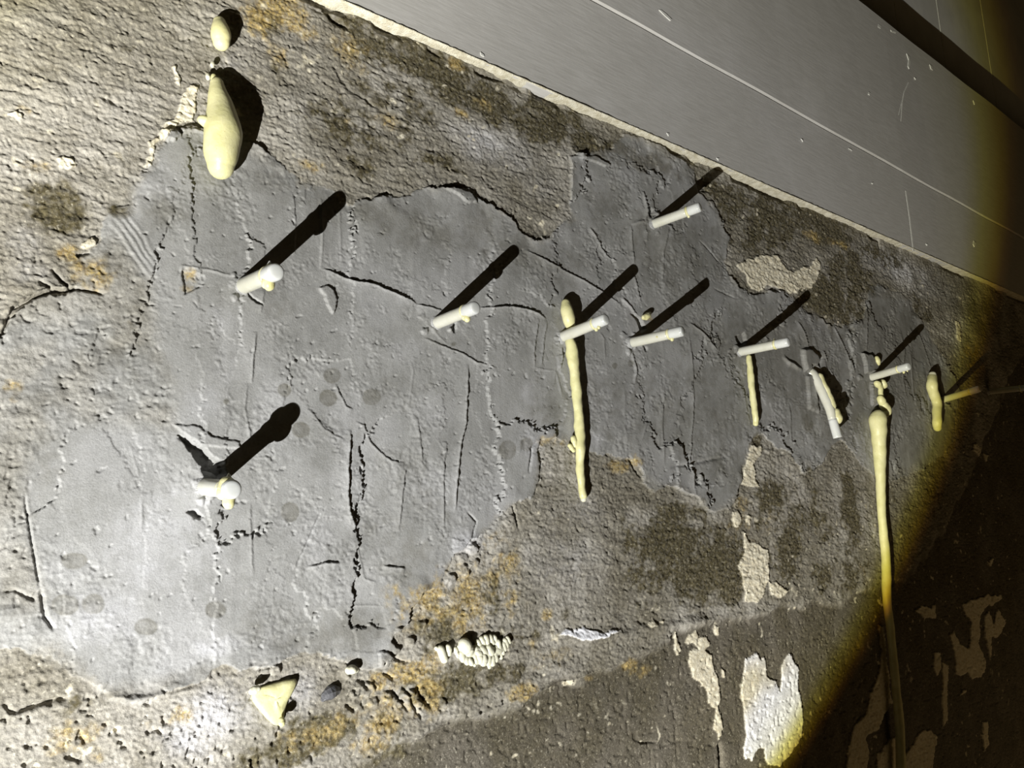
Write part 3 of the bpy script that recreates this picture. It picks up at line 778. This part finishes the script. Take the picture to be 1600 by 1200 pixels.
# ------------------------------------------------------------------ boarding above the wall
def box_mesh(name, x0_, x1_, y0_, y1_, z0_, z1_, nx=1, bev=0.0008, wob=0.0):
    """a board with eased long edges, its long edges slightly uneven"""
    prof = [(y1_, z0_), (y0_ + bev, z0_), (y0_, z0_ + bev), (y0_, z1_ - bev), (y0_ + bev, z1_), (y1_, z1_)]
    co_, fc = [], []
    for i in range(nx + 1):
        x = x0_ + (x1_ - x0_) * i / nx
        dz = (math.sin(x * 9.1) + math.sin(x * 23.7 + 1)) * wob
        dy = (math.sin(x * 13.3 + 2) + math.sin(x * 31.0)) * wob * 0.5
        for (y, z) in prof:
            co_.append((x, y + dy * (y < y1_), z + dz))
    k = len(prof)
    for i in range(nx):
        for j in range(k):
            a = i * k + j; b = i * k + (j + 1) % k
            fc.append((a, b, b + k, a + k))
    fc.append(tuple(range(k))); fc.append(tuple(reversed([nx * k + j for j in range(k)])))
    me = bpy.data.meshes.new(name)
    me.from_pydata(co_, [], fc)
    me.update()
    return me


upper = link('wall_upper', None)
upper.location = (0.5, 0, H0 + 0.405)
tag(upper, 'grey painted boarding above the old wall', kind='structure')
YB = -0.008
XL, XR = -0.7, 2.5
link('board', box_mesh('board', XL, XR, YB, 0.02, H0 + 0.4055, H0 + 0.5300, 60, 0.0008, 0.0004), upper, BOARDM)
link('board', box_mesh('board', XL, XR, YB - 0.0022, 0.02, H0 + 0.5312, H0 + 0.7930, 60, 0.0010, 0.0005), upper, BOARDM)
# cream bead of caulk and old paint under the lower board
cb, fb = [], []
NB_ = 900
xs_b = np.exp(np.linspace(math.log(0.3), math.log(3.0), NB_)) - 0.5
for i, x in enumerate(xs_b):
    a = vnoise(np.array([x]), np.array([0.0]), 0.012, 5)[0]; b2 = vnoise(np.array([x]), np.array([0.0]), 0.004, 9)[0]; c3 = vnoise(np.array([x]), np.array([0.0]), 0.05, 13)[0]
    th = 0.0006 + 0.0030 * a * c3 * c3 + 0.0008 * b2
    yy = YB - 0.0006 - 0.0008 * b2
    for (y, z) in ((0.01, 0.4060), (YB + 0.0005, 0.4068 + 0.0006 * b2), (yy, 0.4062), (yy + 0.0004, 0.4062 - th * 0.6), (YB + 0.0028, 0.4062 - th), (0.01, 0.4062 - th)):
        cb.append((x, y, H0 + z))
for i in range(NB_ - 1):
    for j in range(5):
        a = i * 6 + j
        fb.append((a, a + 1, a + 7, a + 6))
me = bpy.data.meshes.new('caulk_bead'); me.from_pydata(cb, [], fb); me.update()
me.polygons.foreach_set('use_smooth', [True] * len(me.polygons))
tag(link('caulk_bead', me, upper, LIPM), 'ragged cream bead along the foot of the boarding')
# set-back panels above the boards; the boards throw a dark band on to them
RY = 0.062
jx = [-0.7, 0.3, 0.9, 1.395, 1.60, 1.86, 2.2, 2.9]
for a, b2 in zip(jx[:-1], jx[1:]):
    link('back_panel', box_mesh('back_panel', a + 0.0012, b2 - 0.0012, RY, RY + 0.02, H0 + 0.70, H0 + 1.5, 1, 0.002), upper, PANELM)
    link('joint_strip', box_mesh('joint_strip', b2 - 0.0013, b2 + 0.0013, RY - 0.0006, RY + 0.01, H0 + 0.71, H0 + 1.5, 1, 0.0006), upper, CHIPM)
link('ledge_board', box_mesh('ledge_board', XL, 2.9, 0.0, RY + 0.01, H0 + 0.770, H0 + 0.788, 1, 0.001), upper, PANELM)


def chip_mesh(px, y, th):
    """a thin solid fleck lying on a board"""
    pts = [at(a, b, y) for a, b in px]
    n = len(pts)
    v_ = [tuple(p) for p in pts] + [(p[0], y - th, p[2]) for p in pts]
    f_ = [tuple(range(n, 2 * n))] + [(i, (i + 1) % n, n + (i + 1) % n, n + i) for i in range(n)]
    me = bpy.data.meshes.new('paint_fleck'); me.from_pydata(v_, [], f_); me.update()
    return me


YU = YB - 0.0022
FLECK = [([(1029, 16), (1032, 16), (1040, 22), (1049, 31), (1047, 33), (1038, 25)], YU), ([(1372, 38), (1376, 41), (1375, 45), (1371, 42)], YU),
         ([(1391, 47), (1400, 50), (1399, 52), (1392, 50)], YU), ([(1416, 84), (1421, 90), (1422, 98), (1420, 108), (1418, 104), (1419, 94)], YU),
         ([(1452, 101), (1456, 104), (1457, 110), (1454, 108)], YU), ([(1428, 121), (1431, 123), (1430, 125)], YU), ([(1357, 144), (1359, 146), (1358, 149), (1356, 147)], YU),
         ([(1251, 217), (1254, 219), (1254, 222)], YB), ([(1325, 232), (1329, 233), (1331, 236)], YB), ([(1361, 286), (1364, 285), (1363, 288)], YB), ([(750, 82), (755, 86), (756, 89), (751, 87)], YB),
         ([(1041, 208), (1045, 209), (1044, 213)], YB), ([(1119, 247), (1123, 248), (1122, 251)], YB), ([(1521, 376), (1524, 380), (1522, 386), (1520, 382)], YB),
         ([(1446, 381), (1449, 381), (1448, 384)], YB), ([(1520, 157), (1523, 160), (1522, 164)], YU)]
for px, y in FLECK:
    link('paint_fleck', chip_mesh(px, y, 0.0009), upper, CHIPM)
# fine vertical scratch standing proud as a run of paint
for px in ([(1414, 298), (1416, 298), (1422, 340), (1428, 392), (1426, 392), (1420, 340)], [(1408, 160), (1409, 160), (1404, 180), (1403, 180)],
           [(1419, 128), (1420, 129), (1413, 144), (1410, 160), (1408, 190), (1407, 190), (1409, 158), (1412, 143)]):
    link('paint_run', chip_mesh(px, YB if px[0][1] > 290 else YU, 0.0006), upper, CHIPM)

# ------------------------------------------------------------------ swept, lumpy solids
def frame(d):
    d = _n(d)
    a = np.array((0, 0, 1.0)) if abs(d[2]) < 0.9 else np.array((1.0, 0, 0))
    s = _n(np.cross(d, a))
    return d, s, np.cross(s, d)


def catmull(P, n):
    P = np.array(P, float)
    Q = np.vstack([2 * P[0] - P[1], P, 2 * P[-1] - P[-2]])
    out = []
    for i in range(len(P) - 1):
        for t in np.linspace(0, 1, n, endpoint=False):
            a, b, c, d = Q[i:i + 4]
            out.append(0.5 * ((2 * b) + (c - a) * t + (2 * a - 5 * b + 4 * c - d) * t * t + (3 * b - a - 3 * c + d) * t ** 3))
    out.append(P[-1])
    return np.array(out)


def sweep(name, pts, radii, seg=14, sub=6, lump=0.0, seed=0, squash=1.0, ends=True):
    """rounded rope through points with a radius at each; lump roughens it"""
    R4 = catmull(np.hstack([np.array(pts, float), np.array(radii, float)[:, None]]), sub)
    P, R = R4[:, :3], np.maximum(R4[:, 3], 1e-4)
    if ends:                                   # domed ends
        d0 = _n(P[0] - P[1]); d1 = _n(P[-1] - P[-2])
        th = [0.35, 0.75, 1.1, 1.35]
        P = np.vstack([[P[0] + d0 * R[0] * math.sin(t) for t in th[::-1]], P, [P[-1] + d1 * R[-1] * math.sin(t) for t in th]])
        R = np.concatenate([[R[0] * math.cos(t) for t in th[::-1]], R, [R[-1] * math.cos(t) for t in th]])
    rng = np.random.default_rng(seed)
    ph = rng.random(8) * 6.28
    co_ = []
    T = np.gradient(P, axis=0)
    s0 = None
    cum = np.concatenate([[0], np.cumsum(np.linalg.norm(np.diff(P, axis=0), axis=1))])
    for i in range(len(P)):
        d = _n(T[i])
        if s0 is None:
            _, s0, _u = frame(d)
        s0 = _n(s0 - d * d.dot(s0)); uu = np.cross(d, s0)
        for j in range(seg):
            a = 2 * math.pi * j / seg
            q = cum[i] / (R.mean() * 2.2)
            r = R[i] * (1 + lump * (0.5 * math.sin(2 * a + q * 1.7 + ph[0]) + 0.4 * math.sin(a + q * 2.9 + ph[1]) + 0.35 * math.sin(3 * a - q * 4.3 + ph[2]) + 0.3 * math.sin(q * 6.1 + ph[3])))
            v_ = (s0 * math.cos(a) + uu * math.sin(a)) * r
            v_[1] *= squash
            co_.append(P[i] + v_)
    n = len(P)
    fc = [(i * seg + j, i * seg + (j + 1) % seg, (i + 1) * seg + (j + 1) % seg, (i + 1) * seg + j) for i in range(n - 1) for j in range(seg)]
    fc += [tuple(reversed(range(seg))), tuple((n - 1) * seg + j for j in range(seg))]
    me = bpy.data.meshes.new(name)
    me.from_pydata([tuple(c) for c in co_], [], fc)
    me.polygons.foreach_set('use_smooth', [True] * len(me.polygons))
    me.update()
    return me


def rebase(o, root_loc):
    pass


def empty(name, loc_):
    o = bpy.data.objects.new(name, None)
    o.location = tuple(float(c) for c in loc_)
    o.empty_display_size = 0.01
    C.objects.link(o)
    return o


def px_r(px, p):
    return px * depth(p) / FP


# ------------------------------------------------------------------ injection packers
def tip_point(b, t, s, length):
    B = at(*b)
    r = _n(ray(*t))
    if s is not None:                          # where the sight line to the tip passes nearest the line from its shadow to the torch
        S = at(*s); d = _n(LP - S); w0 = S - CAM
        a = d.dot(r); v_ = (r.dot(w0) - a * d.dot(w0)) / (1 - a * a)
        return CAM + r * v_
    q = CAM - B; bb = r.dot(q); cc = q.dot(q) - length ** 2
    disc = bb * bb - cc
    return CAM + r * (-bb - math.sqrt(max(disc, 0)))


PACK = 'plastic injection packers stuck in the wall'


def packer(b, t, s, label, dpx=None, rad=0.0051, beads=(), length=0.055, cap=1.0, spur=None, seed=0):
    B = at(*b); T = tip_point(b, t, s, length)
    d = _n(T - B)
    root = empty('injection_packer', B)
    tag(root, label, 'packer', PACK)
    Ln = np.linalg.norm(T - B)
    base = B - d * 0.008
    pts = [base, B + d * 0.004, B + d * Ln * 0.45, B + d * Ln * 0.74]
    link('tube', sweep('tube', pts, [rad * 0.98, rad * 0.97, rad * 0.96, rad * 0.95], 20, 5, 0.012, seed, ends=False), root, TUBEM)
    cpts = [B + d * Ln * 0.735, B + d * Ln * 0.80, B + d * Ln * 0.9, B + d * (Ln - rad * 0.32)]
    rr = rad * cap
    c = link('tip', sweep('tip', cpts, [rr * 0.98, rr, rr, rr * 0.97], 20, 4, 0.0, seed, ends=False), root, TIPM)
    e = B + d * (Ln - rad * 0.32)
    link('end_cap', sweep('end_cap', [e - d * rr * .05, e + d * rr * 0.18, e + d * rr * 0.30, e + d * rr * 0.34], [rr * 0.97, rr * 0.88, rr * 0.62, rr * 0.2], 20, 3, 0, 0, ends=False), c, TIPM)
    k = B + d * Ln * 0.735
    link('collar', sweep('collar', [k - d * 0.0014, k - d * 0.0005, k + d * 0.0006, k + d * 0.0014], [rad * 0.95, rad * 1.07, rad * 1.07, rad * 0.95], 20, 3, 0.03, seed + 3, ends=False), root, RESIN)
    for (fx, up_, side, r1, r2) in beads:      # resin that oozed out under the tip
        sd_ = _n(np.cross(d, (0, 0, 1.0))); uu = np.cross(sd_, d)
        p0 = B + d * Ln * fx
        link('resin_bead', sweep('resin_bead', [p0 + uu * rad * 0.5 + sd_ * rad * side * .4, p0 - uu * rad * 0.6 * up_ + sd_ * rad * side * .8, p0 - uu * rad * 1.25 * up_ + sd_ * rad * side], [r1, r1 * 1.05, r2], 14, 5, 0.10, seed + 5), root, RESIN)
    if spur:
        p0 = B + d * Ln * spur
        link('spur', sweep('spur', [p0, p0 + np.array((0, 0, rad * 1.0)), p0 + np.array((0, 0, rad * 1.55))], [rad * .5, rad * .38, rad * .12], 10, 4, 0.1, 2), root, TIPM)
    # crumbled filler pressed in round the foot
    sd_ = _n(np.cross(d, (0, 0, 1.0)))
    link('foot_collar', sweep('foot_collar', [B - d * 0.006, B - d * 0.001, B + d * 0.0022], [rad * 1.8, rad * 1.4, rad * 0.98], 18, 4, 0.10, seed + 9, ends=False), root, FILLM)
    return root, B, d, Ln


FILLM = make_plain('grey_filler', (0.32, 0.32, 0.315), (0.44, 0.44, 0.43), 300, 0.85, 0.3, 0.8, 0.0015)
packer((380, 447), (433, 424), (533, 308), 'milky plastic packer with a big yellow resin bead, upper left above the lowest packer', rad=0.0056, beads=((0.80, 1, 0, .0038, .0036), (0.78, .9, .3, .0028, .003)), spur=0.78, seed=1)
packer((320, 761), (364, 765), (463, 640), 'lowest packer at the left, pointing almost straight at the viewer with a round end', rad=0.0056, beads=((0.9, 1.15, 0, .0036, .0036), (0.86, .3, .5, .0046, .0044)), spur=0.84, cap=1.06, seed=2)
packer((682, 505), (744, 480), (808, 386), 'packer with a small yellow bead, alone left of the long foam run', beads=((0.78, 1, 0, .0026, .0026), (0.74, .8, .2, .002, .0022)), seed=3)
packer((878, 527), (948, 498), (995, 416), 'packer crossing the top of the long foam run in the middle', beads=((0.76, .9, 0, .0019, .0017), (.84, .9, .3, .0014, .0014)), seed=4)
packer((985, 536), (1068, 517), (1107, 438), 'packer with beaded tip right of the long foam run', beads=((0.78, .9, 0, .0022, .0018), (.55, .2, .8, .0014, .0012)), seed=5)
packer((1019, 351), (1095, 323), None, 'highest packer, close below the grey boarding', beads=((.74, .9, 0, .0016, .0014),), length=0.054, seed=6)
packer((1155, 550), (1233, 534), (1264, 459), 'packer above the thin short foam run right of centre', beads=((.72, -.9, 0, .0014, .0010),), seed=7)
packer((1360, 590), (1421, 572), (1443, 508), 'packer above the thick foam run that falls into the dark', beads=((.84, .95, 0, .0018, .0016), (.93, .9, 0, .0012, .001)), seed=8)
packer((1472, 625), (1532, 607), (1545, 552), 'packer at the edge of the torch beam beside the foam finger', seed=9)
packer((1544, 612), (1612, 605), None, 'rightmost packer, in the dark beyond the torch beam', length=0.057, beads=((.76, .9, 0, .0018, .0014),), seed=10)

# the packer that has sagged
B = at(1274, 590, -0.004); T = tip_point((1274, 590), (1309, 684), (1320, 660), 0.055)
root = empty('injection_packer', B)
tag(root, 'drooping packer hanging down the wall, half covered in yellow resin', 'packer', PACK)
mid = (B + T) / 2 + np.array((0, -0.003, 0.001))
q3 = B * .3 + T * .7 + np.array((0, -0.002, 0))
link('tube', sweep('tube', [B + np.array((-0.004, 0.006, 0.008)), B, mid, q3], [.0062, .006, .0056, .0052], 18, 6, 0.03, 21, ends=False), root, TUBEM)
link('tip', sweep('tip', [q3, (q3 + T) / 2, T], [.0052, .0054, .0054], 18, 5, 0.0, 1, ends=False), root, TIPM)
link('resin_coat', sweep('resin_coat', [B + np.array((0.003, -0.004, 0.001)), (B + mid) / 2 + np.array((.003, -.004, 0)), mid + np.array((.003, -.003, 0))], [.0042, .0048, .0048], 14, 6, 0.12, 22), root, RESIN)
link('resin_bead', sweep('resin_bead', [q3 * .75 + mid * .25 + np.array((.006, -.003, .004)), q3 + np.array((.006, -.003, 0))], [.0058, .006], 14, 6, 0.12, 23), root, RESIN)
link('spur', sweep('spur', [q3 * .4 + T * .6, q3 * .4 + T * .6 + np.array((.010, -.001, .002))], [.0016, .0007], 8, 4, 0, 1), root, TIPM)


# ------------------------------------------------------------------ foam
def run(px, name, label, cat, group=None, mat=FOAMM, lump=0.08, seed=0, out=0.75, seg=16, sub=6, squash=1.0):
    """foam on the wall: (pixel x, pixel y, half width in pixels[, extra stand-off])"""
    pts, rad = [], []
    for q in px:
        p = at(q[0], q[1]); r = px_r(q[2], p)
        off = r * out + (q[3] if len(q) > 3 else 0)
        p = at(q[0], q[1], -0.003 - off)
        pts.append(p); rad.append(px_r(q[2], p))
    root = empty(name, at(px[0][0], px[0][1]))
    tag(root, label, cat, group)
    link('body', sweep(name, pts, rad, seg, sub, lump, seed, squash), root, mat)
    return root


def knob(root, px, py, r, off=0.0, seed=0, mat=FOAMM, name='lump', stretch=(0, 4)):
    p = at(px, py); rr = px_r(r, p)
    a = at(px - stretch[0] * .5, py - stretch[1] * .5, -0.003 - off - rr * .7); b2 = at(px + stretch[0] * .5, py + stretch[1] * .5, -0.003 - off - rr * .7)
    link(name, sweep(name, [a, (a + b2) / 2, b2], [rr * .92, rr, rr * .9], 14, 4, 0.10, seed), root, mat)


run([(343, 36, 10), (344, 46, 14), (345, 56, 15.5), (346, 66, 13)], 'foam_blob', 'small egg of yellow foam at the top left', 'foam', 'foam oozed from the wall', lump=0.03, seed=31, out=0.55, sub=8, seg=20)
b = run([(339, 132, 11), (341, 148, 15.5), (345, 168, 20), (347, 188, 25), (348, 208, 28), (347, 228, 27.5), (346, 246, 25), (345, 259, 21)], 'foam_blob', 'large sausage of yellow foam hanging on the upper left plaster', 'foam', 'foam oozed from the wall', lump=0.045, seed=32, out=0.72, sub=8, seg=24)
knob(b, 322, 190, 9, 0.004, 3, stretch=(10, 4))
knob(b, 334, 122, 5, 0.0, 4)
knob(b, 325, 120, 4, 0.0, 5, FOAMPALE)
knob(b, 332, 101, 3.5, 0.0, 6, FOAMPALE)
R = 'runs of foam down the wall'
run([(884, 474, 7), (886, 486, 10), (889, 500, 10), (892, 512, 7)], 'foam_blob', 'small foam knob above the packer on the long foam run', 'foam', 'foam oozed from the wall', lump=0.04, seed=33)
b = run([(891, 534, 8), (894, 552, 9.5), (897, 575, 8.5), (900, 605, 8), (903, 635, 7.6), (905, 660, 8), (906, 680, 8), (907, 700, 8.5), (906, 720, 6.5), (907, 740, 6.5), (909, 760, 6), (911, 774, 6.5)], 'foam_run', 'long thin foam run down the middle of the grey repair', 'foam', R, lump=0.11, seed=34)
knob(b, 897, 690, 5, 0.0, 7, stretch=(2, 10)); knob(b, 893, 700, 3.5, 0.0, 8, stretch=(6, 8)); knob(b, 912, 777, 6, 0, 9, FOAMPALE)
run([(1170, 558, 4), (1172, 575, 5), (1174, 600, 5.2), (1177, 625, 5), (1180, 648, 5), (1181, 662, 4)], 'foam_run', 'short thin foam run below the packer right of centre', 'foam', R, lump=0.12, seed=35)
b = run([(1372, 653, 12.6), (1372, 660, 13.0), (1373, 677, 12), (1374, 700, 10.2), (1375, 725, 8.8), (1376, 752, 7.6), (1377, 790, 6.6), (1380, 830, 6.5), (1384, 870, 7), (1385, 905, 7), (1386, 940, 6.5), (1391, 980, 6), (1396, 1030, 6), (1401, 1085, 6.5), (1406, 1140, 7), (1408, 1215, 7)], 'foam_run', 'thick foam run on the right that falls into the dark', 'foam', R, lump=0.055, seed=36, sub=7)
for (a, c, r, s_) in ((1372, 601, 5, (4, 4)), (1380, 600, 6, (2, 4)), (1376, 612, 4, (1, 16)), (1378, 628, 6, (4, 10)), (1384, 638, 7, (6, 10)), (1381, 650, 6, (-6, 10)), (1379, 656, 4, (4, 2))):
    knob(b, a, c, r, 0.003, int(a), stretch=s_)
run([(1370, 560, 4), (1371, 564, 4.5), (1372, 568, 3.5)], 'foam_blob', 'tiny foam knob beside the packer above the thick foam run', 'foam', 'foam oozed from the wall', lump=0.05, seed=37)
b = run([(1457, 590, 7), (1456, 601, 8.5), (1459, 615, 7.5), (1464, 630, 7), (1464, 645, 7), (1464, 660, 7), (1465, 668, 6)], 'foam_run', 'bent finger of foam near the edge of the torch beam', 'foam', R, lump=0.07, seed=38, out=1.0)
knob(b, 1457, 588, 6, .003, 12, FOAMPALE)
run([(1006, 496, 4), (1011, 494, 5), (1015, 490, 3)], 'foam_blob', 'tiny dull yellow foam crumb beside the packer with beaded tip', 'foam', 'foam oozed from the wall', mat=RESIN, lump=0.15, seed=39)
run([(545, 1047, 6), (550, 1046, 7), (556, 1047, 5)], 'foam_blob', 'small cream crumb of foam low on the wall right of the foam flap', 'foam', 'foam oozed from the wall', mat=FOAMPALE, lump=0.15, seed=40, out=.5)

# the torn triangular flap
TRI = [(392, 1084), (398, 1078), (412, 1072), (430, 1067), (446, 1063), (461, 1061), (464, 1066), (460, 1076), (455, 1086), (449, 1097), (445, 1110), (443, 1124), (436, 1133), (428, 1132), (416, 1122), (404, 1108), (395, 1096)]
root = empty('foam_flap', at(425, 1095))
tag(root, 'pale yellow triangular flap of foam low on the wall at the left', 'foam', None)
n = len(TRI)
cx = sum(p[0] for p in TRI) / n; cy = sum(p[1] for p in TRI) / n
rings = [(1.0, 0.003), (1.02, 0.0), (1.0, -0.0016), (0.94, -0.0026), (0.7, -0.0033), (0.4, -0.0036), (0.1, -0.0037)]
cv, cf = [], []
for (s_, y) in rings:
    for k, (a, c) in enumerate(TRI):
        yy = y - (0.0012 * ((a - 392) / 70) if y < -.001 else 0) - 0.0006 * math.sin(k * 2.1 + s_ * 5)
        cv.append(tuple(at(cx + (a - cx) * s_, cy + (c - cy) * s_, yy)))
for i in range(len(rings) - 1):
    for k in range(n):
        cf.append((i * n + k, i * n + (k + 1) % n, (i + 1) * n + (k + 1) % n, (i + 1) * n + k))
cf.append(tuple((len(rings) - 1) * n + k for k in range(n)))
me = bpy.data.meshes.new('flap'); me.from_pydata(cv, [], cf); me.polygons.foreach_set('use_smooth', [True] * len(me.polygons)); me.update()
link('flap', me, root, FOAMM)
knob(root, 440, 1128, 6, 0.004, 5)
knob(root, 398, 1078, 6, 0.002, 6, FOAMPALE, stretch=(8, -4))

# bubbly cluster
root = empty('foam_cluster', at(745, 1020))
tag(root, 'bubbly cluster of cream foam lumps squeezed out below the repair', 'foam', None)
CL = [(745, 1015, 6, 6, 4), (755, 1017, 7, 4, 6), (765, 1016, 7, 4, 6), (772, 1020, 6, 4, 5), (760, 1022, 6, 4, 4), (748, 1021, 6, 4, 4), (691, 1022, 7, 6, 16), (685, 1014, 4, 6, 2), (701, 1016, 5, 2, 10), (712, 1017, 4, 2, 6), (727, 1010, 10, 4, 8), (733, 1016, 8, 0, 4), (722, 1026, 6, 2, 8), (728, 1032, 5, 3, 6), (735, 1034, 5, 3, 5), (742, 1030, 6, 2, 8),
      (749, 1028, 7, 1, 8), (755, 1031, 7, 1, 8), (762, 1030, 7, 1, 8), (769, 1032, 6, 1, 8), (774, 1028, 5, 1, 6), (748, 1006, 5, 4, 6), (754, 1002, 5, 3, 8), (760, 1000, 5, 3, 8), (767, 1000, 6, 3, 8), (773, 1000, 5, 3, 8), (779, 1008, 5, 2, 10), (784, 1015, 5, 2, 10),
      (790, 1005, 5, 3, 8), (794, 1000, 4, 3, 6), (782, 1024, 4, 2, 6), (715, 1024, 3, 1, 4), (741, 1038, 3, 1, 3), (764, 1040, 4, 1, 4), (787, 1010, 5, 2, 8), (776, 1015, 4, 2, 6), (718, 1013, 4, 3, 4)]
link('foam_bed', sweep('foam_bed', [at(722, 1022, .001), at(745, 1020, .001), at(765, 1018, .001), at(792, 1006, .001)], [.004, .0055, .0057, .0035], 14, 6, .2, 3), root, FOAMPALE)
for k, (a, c, r, sx, sy) in enumerate(CL):
    knob(root, a, c, r, -0.0038 + 0.0007 * ((k * 7) % 3), 50 + k, FOAMPALE, 'foam_lump', (sx, sy))

# dark pebble bedded in the plaster
root = empty('pebble', at(515, 1083))
tag(root, 'dark grey pebble bedded in the plaster right of the foam flap', 'stone', None)
p = at(515, 1083, -0.003)
me = sweep('pebble', [at(504, 1090, 0.001), at(511, 1084, 0.0), at(518, 1081, 0.0), at(525, 1080, 0.001)], [px_r(7, p), px_r(11, p), px_r(12, p), px_r(8, p)], 9, 2, 0.12, 4)
me.polygons.foreach_set('use_smooth', [False] * len(me.polygons))
link('stone', me, root, STONEM)
